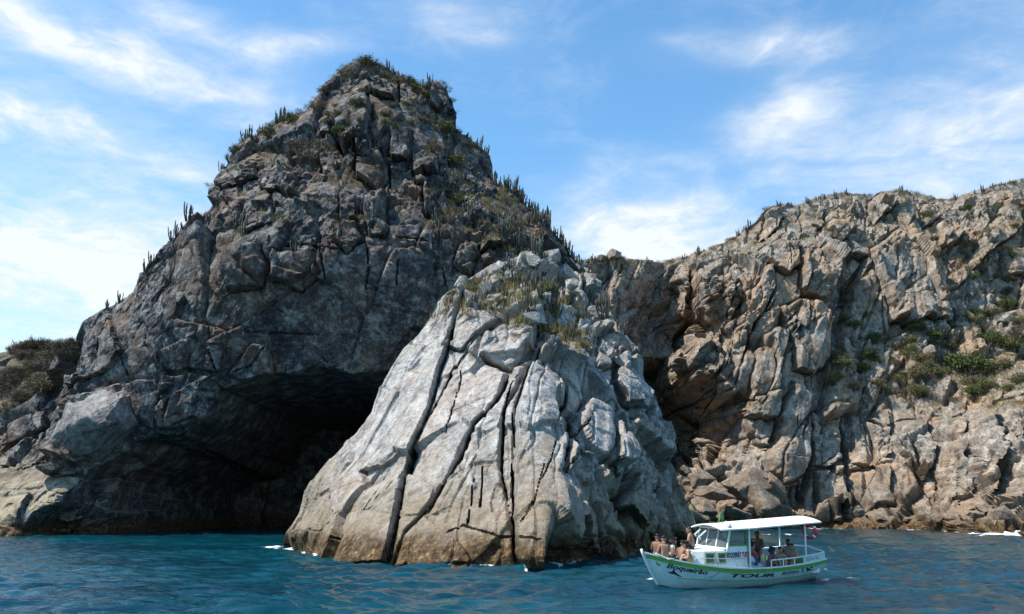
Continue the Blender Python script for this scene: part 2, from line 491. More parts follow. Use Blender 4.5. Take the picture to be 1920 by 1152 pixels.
def build_mass(name, ctrl, sil, dx, nr, feats, cracks, layers, mat, zbot=-2.5, fine=0.25, fine_sc=0.9, rough_max=1.0,
               back=26.0, nparts=200, block_seed=1, min_faces=150, piece='rock_block', warp=0.0, cap=None, calm=(), sheets=(), wctrl=()):
    pts = [(*at(px, py, Y)[[0, 2]], Y) for px, py, Y in ctrl + sil] + [(x, z, y) for x, z, y in wctrl]
    rbf = RBF([p[:2] for p in pts], [p[2] for p in pts], c=1.5, ridge=0.05)
    def on(px, py):
        Y = 0.5 * (min(p[2] for p in pts) + max(p[2] for p in pts))
        for _ in range(25):
            p = at(px, py, Y)
            Y = 0.5 * Y + 0.5 * float(rbf(p[0], p[2]))
        p = at(px, py, Y)
        return (p[0], p[2])
    S = sorted([tuple(at(px, py, Y)[[0, 2]]) for px, py, Y in sil])
    sx = np.array([a for a, c in S]); sz = np.array([c for a, c in S])
    nc = int((sx[-1] - sx[0]) / dx)
    X = np.linspace(sx[0], sx[-1], nc)
    top = np.interp(X, sx, sz)
    s = np.linspace(0, 1, nr)
    Xg = np.broadcast_to(X, (nr, nc)).copy()
    Zg = zbot + (top[None] - zbot) * s[:, None]
    nu, nv = 160, 120
    Xc = np.linspace(X[0], X[-1], nu); sc_ = np.linspace(0, 1, nv)
    tc_ = np.interp(Xc, X, top)
    Yc = rbf(np.broadcast_to(Xc, (nv, nu)), zbot + (tc_[None] - zbot) * sc_[:, None])
    iu = np.arange(nc) * (nu - 1) / (nc - 1); iv = np.arange(nr) * (nv - 1) / (nr - 1)
    u0 = np.minimum(iu.astype(int), nu - 2); v0 = np.minimum(iv.astype(int), nv - 2)
    fu = (iu - u0)[None]; fv = (iv - v0)[:, None]
    Yg = ((Yc[v0][:, u0] * (1 - fu) + Yc[v0][:, u0 + 1] * fu) * (1 - fv) + (Yc[v0 + 1][:, u0] * (1 - fu) + Yc[v0 + 1][:, u0 + 1] * fu) * fv)
    if cap: Yg = np.clip(Yg, *cap)
    pid = np.zeros((nr, nc), np.int64)
    P0 = np.stack([Xg, Yg, Zg], 2)
    wx = Xg; wz = Zg
    if warp:
        Pw = np.stack([Xg.ravel(), Yg.ravel(), Zg.ravel()], 1)
        wx = Xg + warp * fbm(Pw * 0.22, 3, 0.55, 91).reshape(nr, nc)
        wz = Zg + warp * fbm(Pw * 0.22 + 40, 3, 0.55, 92).reshape(nr, nc)
    for k, ft in enumerate(feats):
        pl, amp, soft = ft[0], ft[1], ft[2]
        opt = ft[3] if len(ft) > 3 else {}
        w = [on(*p) for p in pl]
        d = poly_sdf(wx, wz, w)
        cx = sum(p[0] for p in w) / len(w); cz = sum(p[1] for p in w) / len(w)
        m = sstep(d, 0, soft * 0.45)
        disp = amp * m
        if 'tx' in opt: disp = disp + opt['tx'] * (Xg - cx) * m
        if 'tz' in opt: disp = disp + opt['tz'] * (Zg - cz) * m
        if 'slope' in opt: disp = np.sign(amp) * np.minimum(abs(amp), np.maximum(d, 0) * opt['slope'])
        if 'groove' in opt: disp = disp - opt['groove'] * np.exp(-(d / opt.get('gw', 0.22)) ** 2)
        Yg = Yg - disp
        if opt.get('part', True): pid = np.where(d > 0, k + 1, pid)
    P = np.stack([Xg, Yg, Zg], 2)
    block = None
    ease = np.ones((nr, nc))
    for pl, fac, soft in calm:
        ease = ease * (1 - (1 - fac) * sstep(poly_sdf(Xg, Zg, [on(*p) for p in pl]), -soft, soft))
    # joint facets are laid out on the smooth form and pushed out along its normal, so that they stay flat
    Nn = grid_normals(P0)
    Nn = Nn * 0.7 + np.array([0, -0.35, 0.12]); Nn /= np.linalg.norm(Nn, axis=2, keepdims=True)
    F = P0.reshape(-1, 3)
    zone = fbm(F * 0.09, 3, 0.55, 17).reshape(nr, nc)
    tot = np.zeros((nr, nc))
    for li, (size, lean, yaw, seed, off, tilt, groove, gw, wamp) in enumerate(layers):
        h, H = cells(F, size, axes(lean, yaw), seed, off, tilt, groove, gw)
        k = ease if li == 0 else ease * np.clip(0.75 + 1.9 * zone * (1 if li == 1 else 1.6), 0.12, 1.7)
        tot += h.reshape(nr, nc) * k
        if block is None: block = H.reshape(nr, nc)
    for (nrm, spacing, off, groove, gw, seed, wmp, msk) in sheets:
        wv = wmp * fbm(F * 0.10 + seed, 3, 0.55, seed).astype(np.float64)
        h = joints(F, nrm, spacing, off, groove, gw, seed, wv).reshape(nr, nc)
        mm = np.clip(0.55 + msk * fbm(F * 0.07 - seed, 2, 0.5, seed + 1).reshape(nr, nc), 0.0, 1.3)
        tot += h * mm * (0.35 + 0.65 * ease)
    tot += fine * fbm(F * fine_sc * np.array([1, 1, 0.7]), 4, 0.58, 5).reshape(nr, nc) * (0.5 + 0.5 * ease)
    tot *= 0.30 + 0.70 * sstep(1 - s, 0, 0.07)[:, None]
    P = P + Nn * tot[:, :, None]
    jit0 = 0.25 * fbm(np.stack([Xg.ravel(), Zg.ravel() * 0, Zg.ravel()], 1) * 1.6, 3, 0.6, 3).reshape(nr, nc)
    for cr in cracks:
        pl, wd, dp = cr[0], cr[1], cr[2]
        lift = cr[3] if len(cr) > 3 else 0.0
        w = [on(*p) for p in pl]
        jit = wd * jit0
        d, t, side = seg_dist(Xg, Zg, w)
        tp = np.clip(np.minimum(t, 1 - t) * 7, 0.12, 1)
        half = wd * (0.22 if wd < 0.8 else 0.42) * tp * (0.75 + 0.7 * np.clip(jit0 * 2.2, -0.5, 0.6))
        g = dp * tp * (1 - sstep(d + jit, half * 0.6, half))
        lip = 0.05 * dp * np.exp(-d / (wd * 0.9)) * tp
        P[:, :, 1] += g + lip
        P[:, :, 2] -= 0.2 * g
        if lift: P[:, :, 1] -= lift * np.exp(-d / 1.2) * (side > 0) * tp
    # the far side, falling away behind the ridge
    nb_ = 16
    rows = [P]
    last = P[-1]
    lift = np.maximum(last[:, 2] - zbot, 0.0)
    for k in range(1, nb_ + 1):
        u = k / nb_
        r = last.copy()
        r[:, 1] += back * u ** 1.4
        r[:, 2] = zbot + lift * (1 - u ** 1.8) - 0.05
        r += 0.6 * fbm(r * 0.5, 3, 0.5, 8)[:, None] * np.array([0, 0.4, 0.6]) * (1 if k < nb_ else 0)
        rows.append(r[None])
    P = np.concatenate(rows, 0)
    NR = P.shape[0]
    V = P.reshape(-1, 3)
    idx = np.arange(NR * nc).reshape(NR, nc)
    Q = np.stack([idx[:-1, :-1], idx[:-1, 1:], idx[1:, 1:], idx[1:, :-1]], 2).reshape(-1, 4)
    fid = np.full((NR - 1, nc - 1), -1, np.int64)
    bl = block.astype(np.int64) + 1000
    fid[:nr - 1] = np.where(pid > 0, pid, bl)[:-1, :-1]
    fid = fid.ravel()
    root = empty(name); root['kind'] = 'structure'
    u, inv, cnt = np.unique(fid, return_inverse=True, return_counts=True)
    order = np.argsort(-cnt)
    keep = [i for i in order if u[i] >= 0 and cnt[i] >= min_faces][:nparts]
    isk = np.zeros(len(u), bool); isk[keep] = True
    def piece_obj(nm, faces):
        q = Q[faces]
        vi, rq = np.unique(q, return_inverse=True)
        me = mesh_np(nm, V[vi], rq.reshape(-1, 4))
        me.set_sharp_from_angle(angle=R(24))
        return link_mesh(nm, me, mat, root)
    srt = np.argsort(inv, kind='stable'); starts = np.r_[0, np.cumsum(cnt)]
    for i in keep:
        piece_obj(piece, srt[starts[i]:starts[i + 1]])
    rest = np.nonzero(~isk[inv])[0]
    if len(rest): piece_obj('rock_face', rest)
    off = sum(len(v) for v in BVH_V)
    BVH_V.append(V[:, :].copy()); BVH_F.append(Q + off)
    # where the sea meets it
    zi = np.argmin(np.abs(P[:nr, :, 2]), axis=0)
    WATERLINES.append((X, P[zi, np.arange(nc), 1], P[0:nr, :, 2].max(0)))
    print('mass', name, nr, nc, 'parts', len(keep))
    return root

# ---- dark headland with the sea cave
sil_main = [(-160, 800, 132), (-60, 790, 130), (0, 775, 129), (60, 745, 128), (105, 705, 128), (128, 660, 128), (150, 602, 127), (190, 582, 126), (250, 548, 125), (268, 510, 124),
            (290, 482, 124), (330, 443, 126), (385, 388, 128), (410, 335, 130), (435, 280, 131), (470, 250, 132), (520, 225, 132), (575, 208, 132),
            (600, 168, 133), (632, 140, 135), (650, 122, 136), (690, 108, 137), (730, 125, 137), (745, 142, 137), (768, 150, 136), (805, 160, 136), (838, 182, 135), (848, 190, 135), (853, 238, 133),
            (885, 265, 133), (918, 292, 132), (932, 335, 131), (985, 388, 130), (1040, 440, 130), (1080, 490, 130), (1120, 540, 130), (1170, 640, 132), (1210, 800, 134), (1240, 1010, 134)]
ctrl_main = [(-160, 1003, 106), (0, 1003, 109), (0, 880, 119), (60, 900, 114), (150, 905, 113), (90, 965, 109.5), (0, 860, 124), (70, 860, 122), (60, 780, 125), (-100, 880, 118),
             (150, 1002, 114), (230, 1000, 117), (300, 1000, 119), (400, 1000, 119), (520, 1000, 119), (700, 1000, 120), (900, 1000, 122), (1150, 1000, 128),
             (130, 800, 120), (180, 760, 118), (200, 840, 116), (250, 880, 118), (300, 800, 116), (380, 770, 115), (450, 720, 114.5), (600, 690, 114), (720, 690, 114.5), (850, 700, 117), (1000, 700, 120), (1120, 700, 127),
             (160, 680, 122), (200, 650, 118.5), (300, 600, 114), (450, 580, 111.0), (600, 560, 110.3), (750, 560, 110.7), (900, 560, 113.5), (1000, 560, 118), (1080, 600, 124),
             (320, 500, 118), (360, 470, 116), (450, 470, 109.5), (600, 462, 108), (720, 462, 108), (880, 470, 111.5), (960, 475, 118), (1050, 500, 125),
             (400, 400, 121.5), (500, 370, 119), (620, 340, 118), (720, 330, 118), (850, 370, 119.5), (950, 410, 123), (470, 290, 126.5), (560, 250, 126), (620, 250, 124), (700, 200, 126), (700, 260, 122),
             (640, 170, 131), (790, 200, 130), (850, 280, 127), (800, 290, 124), (920, 340, 126)]
feats_main = [
    # sea cave, its roof an overhang
    ([(300, 1060), (305, 960), (330, 880), (372, 810), (400, 770), (422, 735), (462, 716), (520, 704), (600, 692), (690, 700), (760, 690), (900, 720), (960, 1060)], -60, 1, {'slope': 20.0}),
    ([(160, 1060), (166, 945), (212, 884), (296, 830), (345, 814), (400, 784), (430, 735), (480, 720), (520, 1060)], -42, 1, {'slope': 11.0}),
    (ZB([(300, 665), (420, 560), (560, 480), (650, 495), (700, 620), (720, 900), (40, 905), (120, 770), (210, 735)]), -5.0, 2.5, {}),
    (ZB([(240, 380), (450, 303), (478, 350), (485, 440), (400, 505), (350, 600), (292, 640), (178, 590), (188, 500), (232, 470)]), 2.0, 1.4, {'groove': 0.6, 'gw': 0.5}),
    (ZB([(0, 540), (170, 480), (180, 600), (0, 610)]), 1.8, 0.6, {'groove': 0.6}),
    (ZB([(20, 440), (150, 390), (170, 470), (10, 520)]), 1.5, 0.6, {'groove': 0.5}),
    (ZB([(600, 270), (820, 282), (772, 440), (655, 492), (580, 470)]), 1.2, 0.5, {'groove': 0.3, 'tx': -0.10}),
    (ZB([(640, 300), (450, 300), (480, 440), (570, 480), (590, 360)]), 0.8, 0.5, {'groove': 0.2}),
    (ZB([(270, 180), (400, 60), (460, 190), (380, 280), (250, 330)]), 1.0, 0.6, {'groove': 0.3}),
    (ZB([(840, 280), (930, 170), (1130, 180), (1190, 250), (1000, 290), (930, 330)]), 1.4, 0.6, {'groove': 0.3}),
    (ZB([(640, 70), (840, 130), (820, 270), (600, 260), (560, 150)]), 0.8, 0.5, {'groove': 0.2}),
    # top boulders
    (ZA([(600, 300), (640, 255), (740, 245), (772, 380), (720, 490), (640, 505), (590, 360)]), 2.8, 0.8, {'groove': 0.9, 'tz': -0.05}),
    (ZA([(620, 205), (700, 165), (800, 140), (872, 190), (872, 295), (800, 285), (742, 240), (640, 250)]), 2.2, 0.7, {'groove': 0.8}),
    (ZA([(530, 450), (600, 440), (655, 540), (610, 610), (530, 590)]), 2.0, 0.6, {'groove': 0.9}),
    (ZA([(700, 475), (800, 470), (832, 600), (790, 655), (690, 620)]), 2.4, 0.7, {'groove': 0.9}),
    (ZA([(845, 405), (935, 420), (925, 535), (850, 535)]), 2.0, 0.6, {'groove': 0.6}),
    (ZA([(945, 530), (1000, 512), (1055, 525), (1062, 585), (960, 592)]), 2.2, 0.5, {'groove': 0.5, 'tz': -0.3}),
    (ZA([(525, 380), (560, 335), (592, 350), (580, 440), (530, 440)]), 1.8, 0.5, {'groove': 0.6}),
    (ZA([(1030, 200), (1100, 215), (1120, 330), (1060, 340), (1000, 310)]), 2.0, 0.6, {'groove': 0.4}),
    (ZA([(600, 815), (690, 805), (715, 880), (650, 945), (580, 900)]), 1.6, 0.5, {'groove': 0.7}),
    (ZA([(100, 930), (255, 908), (300, 1000), (280, 1105), (130, 1125), (90, 1010)]), 1.8, 0.6, {'groove': 0.8, 'tz': 0.06}),
    (ZA([(310, 930), (480, 920), (520, 1030), (430, 1120), (310, 1060)]), 1.4, 0.6, {'groove': 0.8}),
    (ZA([(1165, 900), (1235, 878), (1262, 940), (1200, 1060), (1140, 1000)]), 1.5, 0.5, {'groove': 0.8}),
    (ZA([(1240, 890), (1380, 890), (1440, 920), (1400, 960), (1260, 950)]), 2.0, 0.5, {'groove': 0.5, 'tz': -0.4}),
    (ZA([(945, 600), (1010, 600), (1020, 690), (950, 690)]), 1.6, 0.5, {'groove': 0.6}),
    (ZA([(985, 690), (1060, 680), (1080, 770), (1000, 790)]), 1.6, 0.5, {'groove': 0.6}),
    (ZA([(1180, 555), (1230, 560), (1235, 620), (1185, 610)]), 1.2, 0.4, {'groove': 0.4}),
    (ZA([(180, 720), (310, 700), (330, 820), (200, 860)]), 1.2, 0.5, {'groove': 0.6}),
    (ZA([(250, 580), (340, 530), (450, 640), (430, 720), (280, 690)]), 1.5, 0.6, {'groove': 0.6}),
    (ZA([(80, 560), (220, 530), (240, 600), (110, 680), (70, 650)]), 1.4, 0.6, {'groove': 0.6}),
    (ZA([(615, 690), (700, 700), (700, 800), (610, 790)]), 1.3, 0.5, {'groove': 0.6}),
    (ZA([(730, 700), (820, 700), (830, 850), (740, 870)]), 1.2, 0.5, {'groove': 0.6}),
]
cracks_main = [
    (ZB([(400, 60), (340, 260), (250, 350), (150, 420)]), 0.9, 3.0), (ZB([(430, 100), (470, 300)]), 0.5, 1.2), (ZB([(760, 80), (780, 200), (810, 280)]), 0.5, 1.5),
    (ZB([(560, 470), (590, 560), (560, 700)]), 0.6, 1.5), (ZB([(1000, 150), (930, 250), (850, 280)]), 0.5, 1.3), (ZB([(860, 120), (1180, 130)]), 0.5, 1.0),
    (ZA([(600, 450), (650, 530), (700, 560), (760, 440)]), 0.9, 3.0), (ZA([(735, 880), (745, 1010), (730, 1130)]), 0.6, 2.0), (ZA([(860, 870), (960, 880), (1020, 920)]), 0.7, 1.2),
    (ZA([(330, 900), (450, 890), (600, 930), (720, 890)]), 0.7, 1.5), (ZA([(880, 960), (870, 1100)]), 0.5, 1.2), (ZA([(1080, 990), (1100, 1130)]), 0.5, 1.2),
    (ZA([(880, 150), (885, 290)]), 0.8, 2.0), (ZA([(830, 470), (845, 700)]), 0.7, 1.8), (ZA([(520, 820), (530, 960), (560, 1100)]), 0.6, 1.5),
]
L_main = [((9.5, 9.5, 13.0), 12, 12, 21, 1.1, 0.34, 0.8, 0.04, 1.0), ((3.4, 3.4, 5.2), 14, 8, 22, 0.36, 0.30, 0.3, 0.04, 0.5), ((1.3, 1.3, 1.6), 8, 0, 23, 0.12, 0.42, 0.0, 0.09, 0.2), ((0.55, 0.55, 0.7), 8, 0, 24, 0.05, 0.36, 0.0, 0.09, 0.2)]
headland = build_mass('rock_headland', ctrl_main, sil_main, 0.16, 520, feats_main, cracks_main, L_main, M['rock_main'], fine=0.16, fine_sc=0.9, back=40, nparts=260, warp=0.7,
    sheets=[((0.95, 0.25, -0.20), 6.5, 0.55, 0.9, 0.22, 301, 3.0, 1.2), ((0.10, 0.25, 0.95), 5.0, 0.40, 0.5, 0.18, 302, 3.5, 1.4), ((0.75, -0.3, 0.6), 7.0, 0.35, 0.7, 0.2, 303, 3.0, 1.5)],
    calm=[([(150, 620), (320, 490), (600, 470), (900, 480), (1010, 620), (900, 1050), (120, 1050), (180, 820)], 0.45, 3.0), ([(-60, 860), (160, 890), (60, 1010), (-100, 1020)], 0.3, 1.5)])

# ---- pale slabbed rock in front of the cave
sil_front = [(530, 1032, 78), (540, 1008, 77), (560, 972, 75), (580, 915, 73.5), (612, 872, 72), (640, 842, 72), (700, 775, 71), (725, 705, 71.5), (760, 658, 73), (790, 628, 74), (812, 600, 75), (838, 562, 76), (860, 540, 77), (900, 512, 79),
             (960, 478, 83), (1010, 475, 86), (1060, 500, 88), (1105, 515, 87), (1135, 545, 86), (1152, 600, 84), (1192, 655, 83), (1215, 715, 83), (1243, 775, 82), (1252, 830, 82), (1268, 880, 82), (1288, 935, 82), (1305, 985, 82), (1315, 1040, 82)]
ctrl_front = [(535, 1024, 76), (590, 1032, 66.5), (640, 1046, 57.5), (740, 1053, 53.4), (850, 1056, 51.3), (950, 1058, 50.5), (1050, 1057, 51), (1078, 1047, 56), (1120, 1042, 60), (1200, 1031, 69), (1260, 1025, 74),
              (560, 990, 72), (600, 940, 69), (650, 900, 66.5), (700, 900, 62.5), (690, 960, 58.5), (740, 800, 66), (800, 800, 62.5), (800, 900, 57.5), (850, 700, 67.5), (900, 700, 65.5), (880, 620, 71), (950, 620, 70), (980, 560, 76),
              (1020, 640, 67.5), (1060, 600, 74), (1030, 760, 61.5), (1050, 900, 55), (1062, 980, 52.5), (950, 850, 57.5), (950, 950, 53.5), (850, 960, 54.5), (1085, 850, 61), (1100, 960, 59.5), (1100, 720, 69), (1150, 760, 73), (1180, 900, 70.5), (1130, 900, 64), (1225, 900, 76), (1150, 980, 64.5), (1220, 980, 72), (1110, 600, 80), (1200, 720, 79)]
slab = {'groove': 0.35, 'gw': 0.12}
feats_front = [
    (ZC([(722, 150), (690, 250), (625, 430), (585, 560), (555, 640), (512, 730), (490, 800), (480, 900), (462, 1010), (440, 1120), (200, 1120), (-20, 1080), (40, 1000), (110, 870), (210, 740), (350, 600), (430, 430), (510, 300), (600, 190), (680, 130)]), 1.0, 0.8, dict(slab, tx=0.06)),
    (ZC([(480, 700), (520, 700), (500, 760), (475, 800), (360, 835), (335, 775), (420, 740)]), -1.3, 0.8, {'tz': 0.5, 'groove': 0.3}),
    (ZC([(727, 347), (868, 398), (840, 490), (790, 560), (720, 650), (690, 720), (640, 800), (590, 890), (500, 1000), (465, 1130), (445, 1130), (470, 960), (487, 880), (503, 780), (532, 700), (592, 570), (652, 450)]), 0.3, 0.8, dict(slab, tx=0.16)),
    (ZC([(725, 180), (838, 230), (700, 345), (640, 335), (690, 270)]), 0.6, 0.4, slab),
    (ZC([(842, 235), (962, 290), (972, 320), (880, 390), (750, 365), (790, 290)]), 1.0, 0.35, {'groove': 0.7, 'gw': 0.3, 'tz': 0.22}),
    (ZC([(880, 400), (930, 400), (900, 480), (857, 560), (847, 700), (842, 760), (866, 880), (880, 960), (885, 1130), (460, 1130), (500, 1000), (592, 890), (642, 800), (692, 720), (722, 650), (792, 560), (850, 470)]), 0.35, 0.8, dict(slab, tx=0.04)),
    (ZC([(938, 400), (912, 500), (897, 550), (887, 700), (882, 860), (866, 880), (844, 760), (852, 560), (902, 480)]), 0.0, 0.5, slab),
    (ZC([(992, 308), (1052, 360), (1102, 430), (1092, 600), (1062, 780), (1082, 900), (1062, 1130), (900, 1130), (884, 1080), (887, 870), (892, 700), (897, 545), (942, 400)]), 1.4, 0.7, dict(slab, tx=-0.22)),
    (ZC([(915, 205), (1000, 215), (1020, 265), (950, 260), (915, 250)]), 1.2, 0.4, {'groove': 0.4}),
    (ZC([(1290, 330), (1350, 380), (1390, 500), (1380, 560), (1290, 545), (1265, 440)]), 2.2, 0.8, {'groove': 0.8, 'tx': -0.5}),
    (ZC([(1180, 500), (1240, 560), (1230, 700), (1190, 780), (1140, 640), (1130, 560)]), 1.4, 0.5, {'groove': 0.8, 'tx': -0.4}),
    (ZC([(1320, 690), (1400, 720), (1450, 800), (1400, 880), (1400, 1020), (1330, 970), (1280, 890)]), 2.0, 0.7, {'groove': 0.6, 'tx': -0.3}),
    (ZC([(1110, 430), (1160, 520), (1120, 640), (1080, 800), (1060, 780), (1095, 600)]), 0.8, 0.4, {'groove': 0.7}),
    (ZC([(1110, 700), (1180, 760), (1220, 900), (1150, 1040), (1090, 1060), (1080, 900)]), -1.0, 0.7, {'groove': 0.4, 'tx': 0.25}),
    (ZC([(1240, 560), (1320, 600), (1330, 690), (1270, 800), (1230, 740)]), 1.2, 0.5, {'groove': 0.5, 'tx': -0.3}),
    (ZC([(1130, 190), (1200, 250), (1180, 330), (1120, 300)]), 1.2, 0.5, {'groove': 0.5}),
    (ZC([(1060, 80), (1140, 90), (1130, 190), (1080, 180)]), 1.4, 0.5, {'groove': 0.5}),
    (ZC([(1215, 260), (1270, 300), (1250, 400), (1190, 400)]), 1.2, 0.5, {'groove': 0.6}),
]
cracks_front = [
    (ZC([(722, 160), (690, 250), (655, 350), (620, 440), (580, 570), (545, 650), (505, 740), (488, 830), (480, 920), (455, 1030), (440, 1110)]), 0.75, 3.2),
    (ZC([(830, 232), (760, 300), (700, 370), (650, 450), (595, 560), (575, 600)]), 0.42, 1.8),
    (ZC([(702, 400), (690, 470), (670, 550), (640, 630)]), 0.30, 1.2),
    (ZC([(880, 385), (850, 470), (790, 560), (720, 650), (690, 720), (640, 800), (592, 890), (560, 930)]), 0.55, 2.4),
    (ZC([(1000, 300), (945, 400), (912, 500), (895, 550)]), 0.60, 2.4),
    (ZC([(905, 430), (880, 470), (855, 560), (847, 700), (842, 760), (866, 880), (872, 920)]), 0.42, 1.8),
    (ZC([(884, 555), (886, 620), (893, 690)]), 0.30, 1.2),
    (ZC([(880, 715), (886, 870), (882, 980), (875, 1110)]), 0.42, 1.6),
    (ZC([(775, 735), (772, 830), (765, 920)]), 0.28, 1.1), (ZC([(745, 780), (735, 880), (722, 970)]), 0.26, 0.9),
    (ZC([(1105, 430), (1098, 560), (1070, 700), (1055, 800)]), 0.5, 2.0),
    (ZC([(750, 368), (880, 393)]), 0.3, 1.2), (ZC([(672, 338), (722, 345)]), 0.25, 0.8), (ZC([(400, 835), (330, 930)]), 0.22, 0.6), (ZC([(455, 800), (380, 900), (310, 980)]), 0.22, 0.6),
    (ZC([(1180, 560), (1120, 680), (1060, 800)]), 0.35, 1.2), (ZC([(1330, 700), (1280, 820), (1235, 950)]), 0.45, 1.6), (ZC([(1000, 740), (960, 880), (900, 960)]), 0.22, 0.6),
    (ZC([(1040, 660), (1020, 740), (980, 820)]), 0.25, 0.7), (ZC([(620, 980), (700, 960), (820, 1000), (1000, 1000)]), 0.3, 0.5), (ZC([(230, 1060), (300, 960), (400, 900)]), 0.2, 0.5),
]
L_front = [((3.6, 4.5, 7.0), 16, 10, 41, 1.3, 0.60, 0.3, 0.03, 0.6), ((1.9, 1.9, 3.4), 20, 8, 42, 0.22, 0.34, 0.10, 0.04, 0.4), ((0.75, 0.75, 1.2), 18, 0, 43, 0.05, 0.30, 0.0, 0.09, 0.15)]
slab_rock = build_mass('slabbed_sea_rock', ctrl_front, sil_front, 0.075, 480, feats_front, cracks_front, L_front, M['rock_front'], fine=0.07, fine_sc=1.4, back=22, nparts=120, piece='rock_slab', warp=0.14, wctrl=[(-21, -2.5, 76), (-21, 0, 77), (-18, -2.5, 70.5), (-15.5, -2.5, 65.5), (-12, -2.5, 57)],
    sheets=[((0.90, 0.2, -0.40), 1.5, 0.10, 0.50, 0.075, 311, 1.4, 1.8), ((0.25, 0.3, 0.9), 2.6, 0.10, 0.25, 0.075, 312, 1.8, 1.8), ((0.97, 0.1, -0.15), 2.6, 0.14, 0.55, 0.08, 313, 1.0, 1.8)],
    calm=[(ZC([(600, 200), (720, 330), (980, 330), (1090, 450), (1060, 900), (1040, 1120), (0, 1120), (100, 880)]), 0.24, 1.0)])

# ---- brown cliff on the right, with the shaded cove
sil_cliff = [(960, 560, 176), (1040, 510, 178), (1085, 488, 182), (1120, 480, 184), (1145, 474, 184), (1165, 482, 185), (1220, 488, 187), (1262, 487, 191), (1300, 478, 187), (1355, 458, 186), (1388, 440, 187), (1415, 420, 188), (1438, 393, 189), (1455, 385, 189), (1495, 382, 190), (1552, 366, 192),
             (1595, 362, 193), (1662, 362, 195), (1690, 358, 196), (1732, 364, 197), (1763, 372, 198), (1800, 368, 198), (1838, 358, 198), (1876, 344, 198), (1920, 334, 198), (1990, 320, 198), (2080, 330, 198), (2200, 360, 196)]
ctrl_cliff = [(960, 990, 160), (1100, 990, 164), (1250, 990, 156), (1330, 990, 152), (1400, 990, 150), (1550, 990, 150), (1700, 993, 140), (1800, 997, 128), (1920, 1003, 114), (2060, 1005, 110), (2200, 1005, 108),
              (1550, 955, 155), (1700, 965, 144), (1850, 965, 130), (1450, 955, 154), (2000, 960, 122), (1350, 940, 158), (1290, 900, 168),
              (1450, 850, 157), (1530, 880, 157), (1600, 850, 158), (1680, 880, 152), (1750, 850, 150), (1820, 850, 143), (1880, 860, 138), (1450, 720, 160), (1530, 740, 160), (1600, 720, 165), (1700, 770, 160), (1800, 770, 155), (1850, 780, 150), (1910, 760, 150), (2100, 800, 148),
              (1340, 700, 163), (1350, 560, 169), (1450, 560, 166), (1540, 520, 167), (1620, 600, 172), (1700, 500, 177), (1700, 620, 170), (1800, 600, 177), (1800, 680, 168), (1920, 600, 176), (1920, 680, 165), (2100, 600, 176), (1500, 450, 176), (1600, 430, 180), (1420, 470, 176), (1800, 460, 186), (1900, 440, 186), (2080, 440, 186),
              (1302, 530, 177), (1200, 520, 185), (1258, 560, 191), (1200, 700, 184), (1262, 850, 190), (1200, 900, 181), (1120, 700, 170), (1272, 650, 192), (1312, 640, 170), (1100, 800, 165), (1050, 600, 164)]
gk = {'groove': 1.0, 'gw': 0.3}
